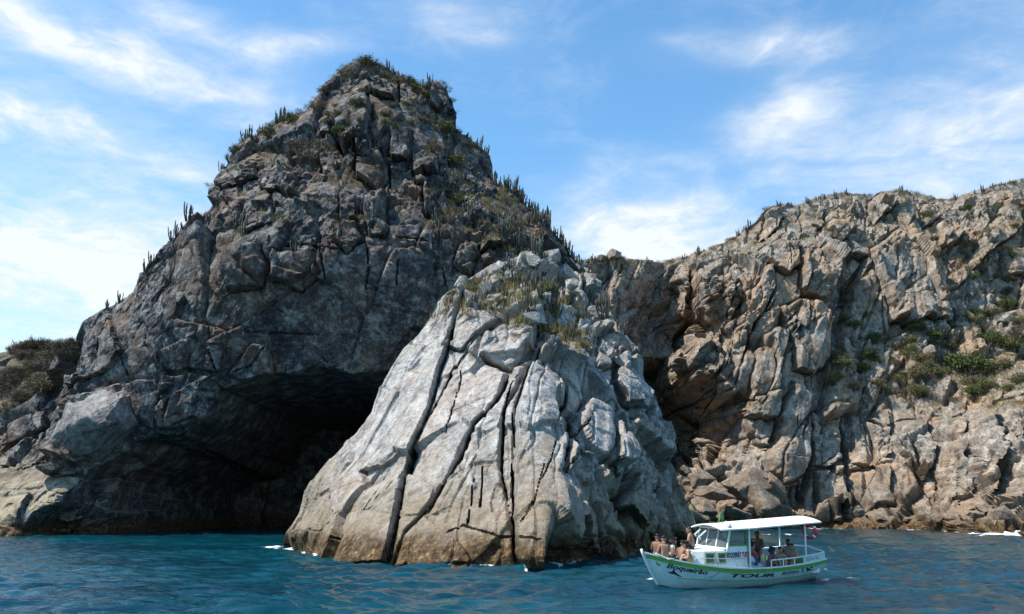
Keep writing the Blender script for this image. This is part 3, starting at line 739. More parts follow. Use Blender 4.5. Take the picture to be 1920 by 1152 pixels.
feats_cliff = [
    # overhanging cove under the orange buttress
    (ZE([(-60, -40), (100, -80), (185, 20), (285, 70), (350, 165), (470, 130), (492, 180), (450, 262), (482, 330), (492, 470), (440, 545), (300, 570), (120, 570), (-60, 500)]), -22, 1, {'slope': 7.0}),
    (ZD([(720, 380), (800, 350), (908, 375), (896, 480), (852, 602), (770, 562), (715, 540), (710, 450)]), 3.6, 0.8, dict(gk, tz=0.06)),
    (ZD([(500, 410), (560, 340), (650, 268), (700, 292), (716, 440), (650, 470), (570, 450)]), 2.4, 0.8, dict(gk, tx=-0.12)),
    (ZD([(205, 430), (300, 438), (332, 520), (290, 600), (200, 640), (175, 560)]), 2.4, 0.8, dict(gk, tx=-0.08)),
    (ZD([(185, 660), (300, 560), (430, 470), (452, 560), (340, 800), (290, 975), (220, 975), (168, 920)]), 2.6, 0.9, dict(gk, tx=-0.10)),
    (ZD([(345, 500), (390, 395), (440, 400), (400, 520), (320, 700), (300, 640)]), 1.6, 0.6, gk),
    (ZD([(600, 640), (710, 585), (832, 620), (892, 760), (852, 900), (765, 950), (690, 935), (680, 800), (640, 740)]), 3.4, 0.8, dict(gk, tz=0.05)),
    (ZD([(500, 830), (590, 740), (690, 650), (688, 720), (640, 850), (612, 1000), (600, 1180), (420, 1180), (480, 1000)]), 2.4, 0.8, dict(gk, tx=-0.10)),
    (ZD([(440, 560), (590, 440), (580, 540), (560, 640), (470, 790), (430, 760)]), 1.6, 0.7, dict(gk, tx=-0.12)),
    (ZD([(1060, 345), (1180, 250), (1262, 330), (1340, 440), (1400, 600), (1425, 710), (1320, 690), (1240, 705), (1150, 720), (1100, 560), (1048, 400)]), 3.2, 0.9, dict(gk, tx=-0.05)),
    (ZD([(840, 185), (930, 190), (985, 260), (910, 325), (845, 265)]), 3.0, 0.7, dict(gk, tz=0.2)),
    (ZD([(905, 380), (1042, 385), (1000, 520), (962, 680), (940, 840), (860, 880), (862, 610)]), -4.5, 1.5, {'groove': 0.3}),
    (ZD([(1365, 250), (1440, 228), (1492, 290), (1430, 345), (1378, 335)]), 2.6, 0.7, gk),
    (ZD([(1660, 180), (1720, 128), (1765, 160), (1765, 260), (1642, 345), (1535, 470), (1515, 430), (1600, 280)]), 3.0, 0.8, dict(gk, tx=-0.1)),
    (ZD([(1680, 700), (1720, 640), (1790, 690), (1780, 770), (1700, 790)]), 2.6, 0.8, gk),
    (ZD([(1480, 790), (1560, 755), (1605, 850), (1545, 910), (1465, 860)]), 2.0, 0.8, gk),
    (ZD([(1050, 110), (1110, 95), (1160, 170), (1080, 210)]), 2.0, 0.7, gk),
    (ZD([(1300, 140), (1370, 140), (1380, 220), (1310, 240)]), 2.2, 0.7, gk),
    (ZD([(1660, 360), (1790, 340), (1800, 470), (1700, 480)]), 2.0, 0.8, gk),
    (ZD([(1420, 480), (1490, 430), (1500, 520), (1440, 560)]), 1.8, 0.7, gk),
    (ZD([(560, 190), (600, 150), (650, 180), (560, 280), (500, 330)]), 1.8, 0.7, gk),
    (ZD([(720, 130), (830, 130), (820, 260), (740, 250)]), 1.6, 0.7, gk),
    (ZD([(1150, 700), (1240, 690), (1250, 760), (1140, 800)]), -3.0, 1.2, {}),
    (ZE([(730, 108), (822, 170), (838, 260), (832, 430), (782, 585), (680, 632), (602, 562), (572, 442), (620, 420), (642, 270)]), 2.8, 0.8, dict(gk, tz=0.05)),
    (ZE([(470, 270), (520, 180), (650, 150), (640, 300), (600, 430), (540, 420), (480, 360)]), 2.0, 0.7, gk),
    (ZE([(835, 300), (825, 520), (775, 620), (690, 645), (650, 760), (770, 790), (842, 640), (860, 420)]), -3.5, 1.2, {}),
    (ZE([(860, 220), (1005, 210), (985, 330), (1000, 480), (920, 540), (840, 520)]), 1.4, 0.7, gk),
    (ZE([(975, 300), (1018, 330), (1052, 520), (1045, 780), (1000, 780), (1015, 600), (985, 450)]), -5.0, 0.9, {}),
    (ZE([(1020, 240), (1110, 270), (1220, 330), (1225, 480), (1130, 520), (1050, 500)]), 1.8, 0.8, gk),
    (ZE([(1125, 260), (1195, 185), (1225, 250), (1210, 350)]), 2.0, 0.6, gk),
    (ZE([(1235, 300), (1400, 250), (1450, 330), (1455, 500), (1380, 530), (1240, 420)]), 1.8, 0.8, gk),
    (ZE([(1465, 270), (1602, 262), (1612, 470), (1645, 640), (1550, 645), (1478, 640), (1455, 440)]), 2.4, 0.7, dict(gk, tz=0.04)),
    (ZE([(1610, 300), (1640, 170), (1720, 170), (1762, 260), (1775, 370), (1772, 650), (1705, 745), (1680, 640), (1615, 480)]), 3.4, 1.6, dict(gk, tx=0.05)),
    (ZE([(1548, 645), (1665, 640), (1680, 700), (1552, 700)]), -3.0, 0.8, {}),
    (ZE([(1775, 390), (1850, 470), (1835, 640), (1780, 730), (1690, 780), (1760, 680)]), -4.5, 1.2, {}),
    (ZE([(1780, 200), (1900, 190), (1920, 380), (1790, 370)]), 2.0, 0.8, gk),
    (ZE([(1850, 560), (1960, 450), (1960, 700), (1820, 700)]), 2.2, 0.9, gk),
    (ZE([(1050, 540), (1230, 530), (1260, 700), (1150, 760), (1060, 740)]), 1.2, 0.7, gk),
    (ZE([(860, 560), (990, 520), (1010, 700), (960, 780), (870, 700)]), 1.4, 0.7, gk),
]
cracks_cliff = [
    (ZD([(185, 420), (180, 560), (170, 700), (165, 900)]), 2.0, 6.0), (ZD([(690, 640), (660, 760), (625, 880), (610, 1000), (605, 1140)]), 0.9, 4.0), (ZD([(585, 540), (540, 660), (470, 800), (430, 900)]), 0.8, 2.5),
    (ZD([(720, 290), (715, 440), (705, 560)]), 0.9, 3.0), (ZD([(650, 300), (655, 470)]), 0.5, 1.5), (ZD([(1340, 420), (1390, 560), (1425, 720)]), 1.0, 3.5), (ZD([(1090, 560), (1110, 700), (1130, 800)]), 0.7, 2.0),
    (ZE([(840, 200), (835, 420), (800, 600), (800, 790)]), 0.9, 3.0), (ZE([(1225, 260), (1220, 430)]), 0.8, 3.0), (ZE([(1400, 250), (1450, 350), (1455, 520), (1470, 700), (1500, 790)]), 0.7, 2.5), (ZE([(1605, 250), (1610, 450), (1650, 620), (1690, 760)]), 0.8, 3.0),
    (ZE([(1230, 420), (1330, 520), (1450, 650)]), 0.5, 1.5), (ZE([(860, 540), (960, 460)]), 0.5, 1.2), (ZE([(1540, 480), (1545, 690)]), 0.4, 1.0), (ZE([(600, 560), (650, 650), (660, 760)]), 0.8, 2.5),
    (ZE([(660, 20), (650, 200), (655, 240)]), 0.7, 2.5), (ZE([(720, 200), (745, 330)]), 0.4, 1.0), (ZD([(470, 620), (400, 760), (330, 960)]), 0.6, 1.8), (ZD([(400, 540), (330, 700), (260, 860)]), 0.6, 1.6),
]
L_cliff = [((7.0, 8.0, 20.0), 24, 14, 61, 1.3, 0.28, 0.9, 0.04, 1.0), ((3.0, 3.4, 9.0), 26, 10, 62, 0.45, 0.28, 0.4, 0.04, 0.5), ((1.1, 1.2, 2.6), 24, 0, 63, 0.12, 0.30, 0.0, 0.09, 0.2), ((0.6, 0.6, 1.0), 24, 0, 64, 0.06, 0.38, 0.0, 0.09, 0.2)]
cliff = build_mass('rock_cliff', ctrl_cliff, sil_cliff, 0.20, 460, feats_cliff, cracks_cliff, L_cliff, M['rock_cliff'], fine=0.11, fine_sc=0.85, back=70, nparts=280, warp=0.9,
    sheets=[((0.90, 0.25, -0.40), 4.6, 1.1, 1.6, 0.24, 321, 2.2, 1.0), ((0.94, 0.2, -0.25), 8.5, 0.9, 1.6, 0.25, 322, 2.2, 1.2), ((0.12, 0.25, 0.95), 6.0, 0.45, 0.5, 0.2, 323, 3.5, 1.5)])

# ---- scrubby hill behind on the left
sil_hill = [(-420, 560, 158), (-250, 590, 158), (-90, 640, 158), (-10, 664, 158), (40, 650, 158), (90, 646, 159), (140, 655, 160), (220, 700, 162), (330, 800, 164), (380, 1000, 164)]
ctrl_hill = [(-420, 1000, 122), (-250, 1000, 124), (-100, 995, 126), (0, 995, 130), (100, 900, 140), (0, 820, 138), (-100, 800, 138), (-300, 800, 138), (60, 740, 146), (-60, 720, 147), (-300, 680, 146), (200, 900, 150), (200, 800, 154), (300, 1000, 150)]
L_hill = [((5, 5, 6), 10, 0, 81, 0.7, 0.25, 0.5, 0.08, 1.0), ((1.8, 1.8, 2), 8, 0, 82, 0.25, 0.25, 0.2, 0.08, 0.4)]
hill = build_mass('hill', ctrl_hill, sil_hill, 0.35, 130, [], [], L_hill, M['rock_hill'], fine=0.25, back=50, nparts=40, min_faces=60)

BV = np.concatenate(BVH_V); BF = np.concatenate(BVH_F)
BVH = BVHTree.FromPolygons([tuple(v) for v in BV.tolist()], BF.tolist())
CAMV = Vector((0, 0, CAM_H))
def hit(px, py):
    d = Vector(ray(px, py)).normalized()
    h = BVH.ray_cast(CAMV, d)
    return (h[0], h[1]) if h[0] is not None else (None, None)

# ------------------------------------------------------------------ sea
def build_sea():
    # a fan of rows: fine in front, coarse to the horizon and behind
    ys = [-400.0, -150.0, -60.0, -20.0, 0.0, 8.0, 14.0, 18.0]
    y = 20.0
    while y < 175:
        ys.append(y); y += max(0.12, 0.0042 * y)
    while y < 9000:
        ys.append(y); y *= 1.06
    ys = np.array(ys)
    t = np.arange(-0.62, 0.62, 0.0016)
    t = np.r_[[-8, -5, -3, -2, -1.4, -1.0, -0.8, -0.7], t, [0.63, 0.7, 0.8, 1.0, 1.4, 2, 3, 5, 8]]
    Yg = np.repeat(ys[:, None], len(t), 1)
    Xg = t[None] * (np.maximum(Yg, 0) + 40)
    Z = np.zeros_like(Xg)
    rng = np.random.default_rng(4)
    fade = np.exp(-np.maximum(Yg - 90, 0) / 160) * (Yg > 0)
    wind = R(-68)
    for k in range(46):
        lam = 0.40 * (4.5 / 0.40) ** rng.random()
        ang = wind + rng.normal(0, 0.45)
        amp = 0.0105 * lam ** 0.45 * (0.6 + 0.8 * rng.random())
        kx, ky = math.cos(ang) * 2 * math.pi / lam, math.sin(ang) * 2 * math.pi / lam
        ph = kx * Xg + ky * Yg + rng.random() * 6.28
        # drop waves that the rows are too coarse to carry
        ok = np.clip((lam - 0.0105 * np.maximum(Yg, 1)) / 0.5, 0, 1)
        Z += amp * (np.sin(ph) + 0.28 * np.sin(2 * ph + 1.5)) * ok
    gust = fbm(np.stack([Xg.ravel() * 0.05, Yg.ravel() * 0.03, 0 * Xg.ravel()], 1), 3, 0.5, 55).reshape(Xg.shape)
    Z *= fade * np.clip(1.0 + 1.0 * gust, 0.45, 1.6)
    V = np.stack([Xg, Yg, Z], 2).reshape(-1, 3)
    idx = np.arange(len(ys) * len(t)).reshape(len(ys), len(t))
    Q = np.stack([idx[:-1, :-1], idx[:-1, 1:], idx[1:, 1:], idx[1:, :-1]], 2).reshape(-1, 4)
    me = mesh_np('sea', V, Q)
    # foam gathers where the rock stands in the water
    foam = np.zeros(Xg.size, np.float32)
    xf, yf = V[:, 0], V[:, 1]
    nf = fbm(np.stack([xf * 0.9, yf * 0.5, 0 * xf], 1), 4, 0.6, 66)
    npch = fbm(np.stack([xf * 0.16, yf * 0.10, 0 * xf + 3], 1), 2, 0.5, 67)
    for (wx, wy, wtop), (reach, amt) in zip(WATERLINES, ((1.8, 0.5), (1.0, 0.95), (3.5, 0.95), (1.5, 0.3))):
        yl = np.interp(xf, wx, np.where(wtop > 0, wy, 1e6), left=1e6, right=1e6)
        d = yl - yf
        w = np.exp(-np.maximum(d, 0) / reach) * (d > -4)
        foam = np.maximum(foam, w * amt * np.clip(0.58 + 2.4 * npch, 0, 1.4) + w * 0.5 * nf * amt)
    def spot(px, py, rx, ry, amt):
        d = ray(px, py); tt = -CAM_H / d[2]
        cx, cy = d[0] * tt, d[1] * tt
        q = ((xf - cx) / rx) ** 2 + ((yf - cy) / ry) ** 2
        return np.exp(-q) * amt * np.clip(0.8 + 1.6 * nf, 0, 2)
    for s in [(515, 1027, 1.2, 2.2, 1.3), (540, 1031, 1.4, 1.8, 1.1), (590, 1037, 1.6, 1.8, 1.2), (618, 1042, 1.0, 1.8, 1.4), (636, 1048, 0.8, 1.2, 1.0), (700, 1056, 1.2, 0.6, .6), (880, 1060, 1.5, 0.5, .6), (1000, 1061, 1.0, 0.5, .6), (1100, 1045, 1.0, 1.0, .6), (420, 1001, 6, 1.5, .7), (330, 1002, 4, 1.2, .6), (1222, 1084, 0.28, 0.4, 1.1), (1234, 1087, 0.3, 0.3, 0.8),
              (1310, 1092, 0.5, 0.35, 1.0), (1345, 1095, 0.4, 0.35, 0.9), (1270, 1090, 0.5, 0.3, 0.7), (1490, 1088, 0.4, 0.3, 0.7), (1545, 1090, 0.3, 0.3, 0.8), (1572, 1085, .7, .4, .8), (1610, 1083, .8, .35, .65), (1400, 1096, 0.5, 0.3, .7), (1440, 1095, .5, .3, .6), (1895, 1001, 5.0, 4.0, 2.5), (1880, 1003, 3.0, 3.0, 2.0), (1720, 994, 3.0, 3.0, 1.0), (1460, 1002, 2.5, 2.0, 1.0), (1840, 1000, 2.2, 2.0, 0.8), (1840, 1005, 1.5, 1.2, 0.7)]:
        foam = np.maximum(foam, spot(*s))
    at_ = me.attributes.new('foam', 'FLOAT', 'POINT')
    at_.data.foreach_set('value', np.clip(foam, 0, 1.5).astype(np.float32))
    m, nb, p, out = new_mat('sea_water')
    geo = nb.node('ShaderNodeNewGeometry'); P = geo.outputs['Position']
    big = nb.noise(nb.vmath('MULTIPLY', P, (0.03, 0.06, 1)), 1.0, 4, 0.55)
    c = nb.mix(nb.smooth(big, 0.35, 0.65), (0.0010, 0.025, 0.042), (0.0020, 0.050, 0.068))
    pat = nb.noise(nb.vmath('MULTIPLY', P, (0.35, 0.5, 1)), 1.0, 4, 0.6)
    c = nb.mix(nb.math('MULTIPLY', nb.smooth(pat, 0.50, 0.72), 0.55), c, (0.003, 0.080, 0.125))
    fa = nb.node('ShaderNodeAttribute', attribute_name='foam')
    fn = nb.noise(nb.vmath('MULTIPLY', P, (2.2, 1.4, 1)), 1.0, 7, 0.68)
    ff = nb.smooth(nb.math('ADD', fa.outputs['Fac'], nb.math('MULTIPLY', nb.math('SUBTRACT', fn, 0.5), 1.3)), 0.42, 0.75)
    ff = nb.math('MULTIPLY', ff, nb.smooth(fa.outputs['Fac'], 0.04, 0.25))
    c = nb.mix(ff, c, (0.80, 0.84, 0.86))
    nb.put(p.inputs['Base Color'], c)
    nb.put(p.inputs['Roughness'], nb.math('ADD', nb.math('MULTIPLY', ff, 0.6), 0.10))
    p.inputs['IOR'].default_value = 1.333
    p.inputs['Specular IOR Level'].default_value = 0.5
    w1 = nb.noise(nb.vmath('MULTIPLY', P, (0.75, 1.4, 1)), 2.3, 4, 0.58)
    w2 = nb.noise(nb.vmath('MULTIPLY', P, (0.5, 0.8, 1)), 1.3, 4, 0.6)
    bp = nb.node('ShaderNodeBump')
    bp.inputs['Strength'].default_value = 0.75; bp.inputs['Distance'].default_value = 0.12
    nb.put(bp.inputs['Height'], nb.math('ADD', nb.math('MULTIPLY', w1, 0.8), w2))
    nb.put(p.inputs['Normal'], bp.outputs[0])
    o = link_mesh('sea', me, m)
    o['kind'] = 'structure'
    return o
sea = build_sea()

def build_splash():
    # broken white water heaped against the foot of the cliff
    rng = np.random.default_rng(12)
    V, Q = [], []
    d = ray(1898, 1004); t = -CAM_H / d[2]; c0 = d * t
    nx, ny = 90, 26
    xs = np.linspace(-3.4, 7.0, nx); ys = np.linspace(-1.2, 2.6, ny)
    Xg, Yg = np.meshgrid(xs, ys)
    F = np.stack([Xg.ravel() * 1.3, Yg.ravel() * 1.3, 0 * Xg.ravel()], 1)
    n = fbm(F, 4, 0.6, 120).reshape(Xg.shape)
    env = np.exp(-((Yg - 0.6) / 1.0) ** 2) * sstep(Xg, -3.4, 2.5) * (1 - sstep(Xg, 5.5, 7.0))
    Z = env * (0.60 + 0.75 * n) - 0.16
    V = np.stack([Xg + c0[0], Yg + c0[1] + 0.3 * n, Z], 2).reshape(-1, 3)
    idx = np.arange(nx * ny).reshape(ny, nx)
    Q = np.stack([idx[:-1, :-1], idx[:-1, 1:], idx[1:, 1:], idx[1:, :-1]], 2).reshape(-1, 4)
    m, nb, p, o = new_mat('white_water')
    P = nb.node('ShaderNodeNewGeometry').outputs['Position']
    nb.put(p.inputs['Base Color'], nb.ramp(nb.noise(P, 3.0, 6, 0.7), [(0.35, (0.55, 0.66, 0.70)), (0.5, (0.85, 0.88, 0.89))]))
    p.inputs['Roughness'].default_value = 0.8
    ob = link_mesh('sea_foam', mesh_np('sea_foam', V, Q), m)
    tag(ob, 'white surf breaking against the foot of the brown cliff at the right edge', 'surf', None, 'stuff')
build_splash()

# ------------------------------------------------------------------ plants
def plant_mat(name, c1, c2, c3=None, rough=0.75, trans=0.0):
    m, nb, p, o = new_mat(name)
    oi = nb.node('ShaderNodeObjectInfo')
    geo = nb.node('ShaderNodeNewGeometry')
    n = nb.noise(geo.outputs['Position'], 1.6, 4, 0.65)
    c = nb.mix(nb.smooth(n, 0.34, 0.66), c1, c2)
    if c3: c = nb.mix(nb.math('MULTIPLY', nb.smooth(oi.outputs['Random'], 0.45, 1.0), 0.7), c, c3)
    nb.put(p.inputs['Base Color'], c)
    p.inputs['Roughness'].default_value = rough
    p.inputs['Specular IOR Level'].default_value = 0.2
    return m
M['cactus'] = plant_mat('cactus_skin', (0.030, 0.036, 0.030), (0.075, 0.080, 0.058), (0.085, 0.075, 0.058))
M['leaf_green'] = plant_mat('green_leaves', (0.040, 0.056, 0.016), (0.115, 0.135, 0.040), (0.160, 0.150, 0.050))
M['leaf_olive'] = plant_mat('olive_leaves', (0.075, 0.075, 0.030), (0.185, 0.165, 0.068), (0.16, 0.125, 0.065))
M['leaf_dry'] = plant_mat('dry_twigs', (0.075, 0.060, 0.042), (0.175, 0.135, 0.090), (0.13, 0.115, 0.085))
M['bark'] = plant_mat('grey_bark', (0.06, 0.05, 0.04), (0.15, 0.125, 0.10))
M['grass_dry'] = plant_mat('dry_grass', (0.115, 0.095, 0.030), (0.26, 0.20, 0.085))
prng = random.Random(3)

def tube(V, Q, pts, rad, n=6, star=0.0):
    base = len(V)
    for k, (p, r) in enumerate(zip(pts, rad)):
        t = (Vector(pts[min(k + 1, len(pts) - 1)]) - Vector(pts[max(k - 1, 0)])).normalized()
        a = t.cross(Vector((0.31, 0.95, 0.05))).normalized(); c = t.cross(a)
        for j in range(n):
            th = 2 * math.pi * j / n
            rr = r * (1 - star * (j % 2))
            V.append(tuple(Vector(p) + a * math.cos(th) * rr + c * math.sin(th) * rr))
    for k in range(len(pts) - 1):
        for j in range(n):
            j2 = (j + 1) % n
            Q.append((base + k * n + j, base + k * n + j2, base + (k + 1) * n + j2, base + (k + 1) * n + j))
    V.append(tuple(pts[-1])); tip = len(V) - 1
    o = base + (len(pts) - 1) * n
    for j in range(n): Q.append((o + j, o + (j + 1) % n, tip, tip))

def pydata(name, V, Q, smooth=True):
    me = bpy.data.meshes.new(name)
    me.from_pydata(V, [], [tuple(dict.fromkeys(q)) for q in Q])
    me.polygons.foreach_set('use_smooth', [smooth] * len(me.polygons))
    me.update()
    return me

def cactus_mesh(seed, h=3.0, n=7, spread=0.5):
    r = random.Random(seed); V, Q = [], []
    for k in range(n):
        a = r.random() * 6.28; d = spread * math.sqrt(r.random())
        hh = h * r.uniform(0.3, 1.0) * (1.0 if k else 1.0)
        bx_, by_ = d * math.cos(a), d * math.sin(a)
        lean = r.uniform(0.1, 0.75) * d / max(spread, .01)
        pts, rad = [], []
        r0 = r.uniform(0.085, 0.13)
        for i in range(6):
            u = i / 5
            out = lean * (1 - (1 - u) ** 2.2)
            pts.append((bx_ + math.cos(a) * out + 0.03 * r.gauss(0, 1), by_ + math.sin(a) * out + 0.03 * r.gauss(0, 1), -0.35 + (hh + 0.35) * u))
            rad.append(r0 * (0.9 if i == 0 else 1.08 if i < 3 else 1.0 if i < 5 else 0.62))
        tube(V, Q, pts, rad, 10, 0.2)
        if r.random() < 0.45:      # an arm
            u = r.uniform(0.3, 0.6); q = Vector(pts[2]).lerp(Vector(pts[3]), u); a2 = r.random() * 6.28
            o = Vector((math.cos(a2), math.sin(a2), 0))
            L = hh * r.uniform(0.25, 0.45)
            tube(V, Q, [tuple(q), tuple(q + o * 0.22 + Vector((0, 0, 0.08))), tuple(q + o * 0.33 + Vector((0, 0, 0.3))), tuple(q + o * 0.36 + Vector((0, 0, L)))], [r0 * .8, r0 * .85, r0 * .9, r0 * .55], 8, 0.2)
    return pydata('cactus', V, Q)

def shrub_meshes(seed, rad=1.2, h=1.3, leaves=700, size=0.13, clumps=14, twiggy=0):
    r = random.Random(seed); g = np.random.default_rng(seed)
    cs = []
    for k in range(clumps):
        a = r.random() * 6.28; d = rad * math.sqrt(r.random()) * 0.85
        z = h * (0.30 + 0.62 * r.random() * math.sqrt(max(0.0, 1 - (d / rad) ** 2)) + 0.12)
        cs.append((d * math.cos(a), d * math.sin(a), z))
    C = np.array(cs)
    ci = g.integers(0, clumps, leaves)
    P = C[ci] + g.normal(0, 1, (leaves, 3)) * np.array([0.27, 0.27, 0.20]) * rad * 0.8 * (0.6 + 0.8 * g.random((leaves, 1)))
    P[:, 2] = np.maximum(P[:, 2], 0.02)
    d1 = g.normal(0, 1, (leaves, 3)); d1 /= np.linalg.norm(d1, axis=1, keepdims=True)
    d2 = np.cross(d1, g.normal(0, 1, (leaves, 3))); d2 /= np.linalg.norm(d2, axis=1, keepdims=True)
    s = size * (0.6 + 0.8 * g.random((leaves, 1)))
    V = np.stack([P - d1 * s, P + d2 * s * 0.45, P + d1 * s, P - d2 * s * 0.45], 1).reshape(-1, 3)
    fol = mesh_np('foliage', V, np.arange(len(V)).reshape(-1, 4), smooth=False)
    TV, TQ = [], []
    for c in cs:
        mid = (c[0] * 0.45 + r.gauss(0, .06), c[1] * 0.45 + r.gauss(0, .06), c[2] * 0.5)
        tube(TV, TQ, [(c[0] * 0.08, c[1] * 0.08, -0.35), mid, c], [0.045, 0.03, 0.012], 4)
    for k in range(twiggy):
        c = Vector(r.choice(cs)); o = Vector((r.gauss(0, 1), r.gauss(0, 1), abs(r.gauss(0, 1)) + 0.3)).normalized() * rad * r.uniform(0.25, 0.55)
        tube(TV, TQ, [tuple(c * 0.75), tuple(c + o * 0.5), tuple(c + o)], [0.022, 0.016, 0.007], 3)
    return fol, pydata('branches', TV, TQ)

CACTI = [cactus_mesh(50 + k, h, n, sp) for k, (h, n, sp) in enumerate([(3.0, 7, .5), (2.4, 5, .35), (3.6, 9, .7), (2.0, 4, .3), (3.2, 6, .45), (2.6, 10, .8)])]
for me in CACTI: me.materials.append(M['cactus'])
def protos(n, mat, seed, **kw):
    out = []
    for k in range(n):
        f, t = shrub_meshes(seed + k, **kw)
        f.materials.append(mat); t.materials.append(M['bark'])
        out.append((f, t))
    return out
SHRUB = {'green': protos(4, M['leaf_green'], 100, rad=1.25, h=1.35, leaves=1500, size=0.095, clumps=20, twiggy=14),
         'olive': protos(4, M['leaf_olive'], 200, rad=1.15, h=1.2, leaves=1300, size=0.080, clumps=20, twiggy=40),
         'dry': protos(4, M['leaf_dry'], 300, rad=1.2, h=1.3, leaves=600, size=0.060, clumps=18, twiggy=130)}

def put_cactus(p, label, group, s=1.0, k=None):
    o = bpy.data.objects.new('columnar_cactus', CACTI[prng.randrange(len(CACTI)) if k is None else k])
    COL.objects.link(o)
    o.location = p; o.rotation_euler = (prng.gauss(0, .04), prng.gauss(0, .04), prng.random() * 6.28)
    s *= prng.uniform(0.8, 1.15)
    o.scale = (s, s, s)
    return tag(o, label, 'cactus', group)
def put_shrub(p, kind, label, group, s=1.0, sz=1.0):
    f, t = prng.choice(SHRUB[kind])
    root = empty('shrub', p, prng.random() * 6.28)
    s *= prng.uniform(0.8, 1.2)
    root.scale = (s * prng.uniform(.9, 1.15), s * prng.uniform(.9, 1.15), s * sz)
    for nm, me in (('foliage', f), ('branches', t)):
        o = bpy.data.objects.new(nm, me); COL.objects.link(o); o.parent = root
    return tag(root, label, 'shrub', group)
SCRUB = {'green': [], 'olive': [], 'dry': []}
def put_scrub(p, kind, s):
    f, t = prng.choice(SHRUB[kind])
    co = np.empty(len(f.vertices) * 3, np.float32); f.vertices.foreach_get('co', co)
    co = co.reshape(-1, 4, 3)[::3].reshape(-1, 3) * s
    a = prng.random() * 6.28; c_, s_ = math.cos(a), math.sin(a)
    SCRUB[kind].append(np.stack([co[:, 0] * c_ - co[:, 1] * s_ + p[0], co[:, 0] * s_ + co[:, 1] * c_ + p[1], co[:, 2] + p[2]], 1))
def top_of(px, lo, hi):
    """first rock met going down the picture column, and the ground just inside the edge"""
    y = lo
    while y < hi:
        p, n = hit(px, y)
        if p is not None:
            q, n2 = hit(px, y + 3)
            return (q or p), y
        y += 2.0
    return None, None
def sink(p, d=0.1):
    return (p[0], p[1], p[2] - d)

# --- cacti
for px in [272, 284, 203, 214, 226, 322, 333, 345, 355, 385, 470, 484, 497, 522, 531, 415, 430, 460]:
    p, y = top_of(px, 180, 640)
    if p: put_cactus(sink(p), 'grey-green columnar cactus on the left shoulder of the dark headland', 'cacti on the left shoulder of the headland', 0.75)
for px in [728, 737, 746, 755, 800, 808, 862, 872, 884, 897, 905, 912]:
    p, y = top_of(px, 80, 340)
    if p: put_cactus(sink(p), 'columnar cactus beside the summit of the dark headland', 'cacti around the summit of the headland', 0.7)
for px in range(928, 1084, 5):
    p, y = top_of(px + prng.uniform(-2, 2), 300, 540)
    if p: put_cactus(sink(p), 'columnar cactus in the row down the right skyline of the headland', 'cacti in the row on the right skyline of the headland', 0.78)
for k in range(46):
    px = prng.uniform(915, 1050); py = prng.uniform(385, 470) + (px - 915) * 0.25
    p, n = hit(px, py)
    if p and n.z > 0.25: put_cactus(sink(p), 'columnar cactus on the slope below the right skyline of the headland', 'cacti on the slope below the right skyline', 0.9)
for (px, py) in [(955, 530), (968, 525), (978, 540), (990, 520), (1000, 545), (1008, 530), (1018, 555), (1027, 540), (1036, 560), (1044, 545), (985, 560), (1030, 575), (1038, 590), (1010, 580), (1050, 600), (940, 515), (925, 512), (1055, 520), (1070, 560), (1115, 560), (1122, 575), (1130, 590), (1065, 640), (1075, 625), (1160, 610), (1168, 625), (1150, 590), (975, 505), (1005, 500), (1022, 510), (1085, 530), (1095, 550), (960, 505), (945, 530), (995, 575), (1048, 575)]:
    p, n = hit(px, py)
    if prng.random() < 0.3: continue
    if p: put_cactus(sink(p), 'columnar cactus among the boulders on top of the pale slabbed rock', 'cacti on top of the pale slabbed rock', 0.68)
for (px, py) in [(555, 470), (640, 350), (560, 365), (445, 430), (455, 440), (620, 380), (700, 400), (735, 300), (470, 330), (820, 420), (830, 440), (790, 430), (880, 400), (870, 420), (845, 340)]:
    p, n = hit(px, py)
    if p: put_cactus(sink(p), 'lone cactus on a ledge of the upper headland face', 'cacti on ledges of the upper headland face', 0.9)
for k in range(34):
    px = prng.uniform(1100, 1915)
    p, y = top_of(px, 300, 520)
    if p: put_cactus(sink(p), 'small cactus standing on the far rim of the brown cliff', 'cacti along the rim of the brown cliff', 0.62)

# --- shrubs
for (px, py, kind, s, lab) in [
    (690, 122, 'olive', 1.7, 'broad grey-green shrub crowning the highest point of the dark headland'),
    (660, 143, 'dry', 1.4, 'bare brownish shrub just left of the summit bush of the dark headland'),
    (606, 172, 'olive', 1.2, 'upright olive shrub on the skyline step left of the summit'),
    (782, 174, 'green', 1.5, 'dark green shrub in the notch right of the summit'),
    (765, 150, 'olive', 1.2, 'pale shrub on the notch rim right of the summit'),
    (830, 245, 'green', 1.7, 'bright green shrub high on the right face of the dark headland'),
    (797, 282, 'olive', 1.1, 'small yellow-green shrub just above a pale boulder on the headland'),
    (565, 288, 'dry', 2.0, 'big brown leafless shrub on the left upper face of the headland'),
    (505, 255, 'olive', 1.4, 'olive shrub on the left shoulder top of the dark headland'),
    (545, 228, 'olive', 1.5, 'low olive shrub on the ridge between left shoulder and summit'),
    (440, 284, 'green', 1.1, 'small dark shrub at the outer corner of the left shoulder'),
    (850, 310, 'green', 1.6, 'dark green shrub low on the right upper face of the headland')]:
    p, n = hit(px, py)
    if not p: p, y = top_of(px, py - 40, py + 60)
    if p: put_shrub(sink(p, 0.35), kind, lab, None, s, 0.8)
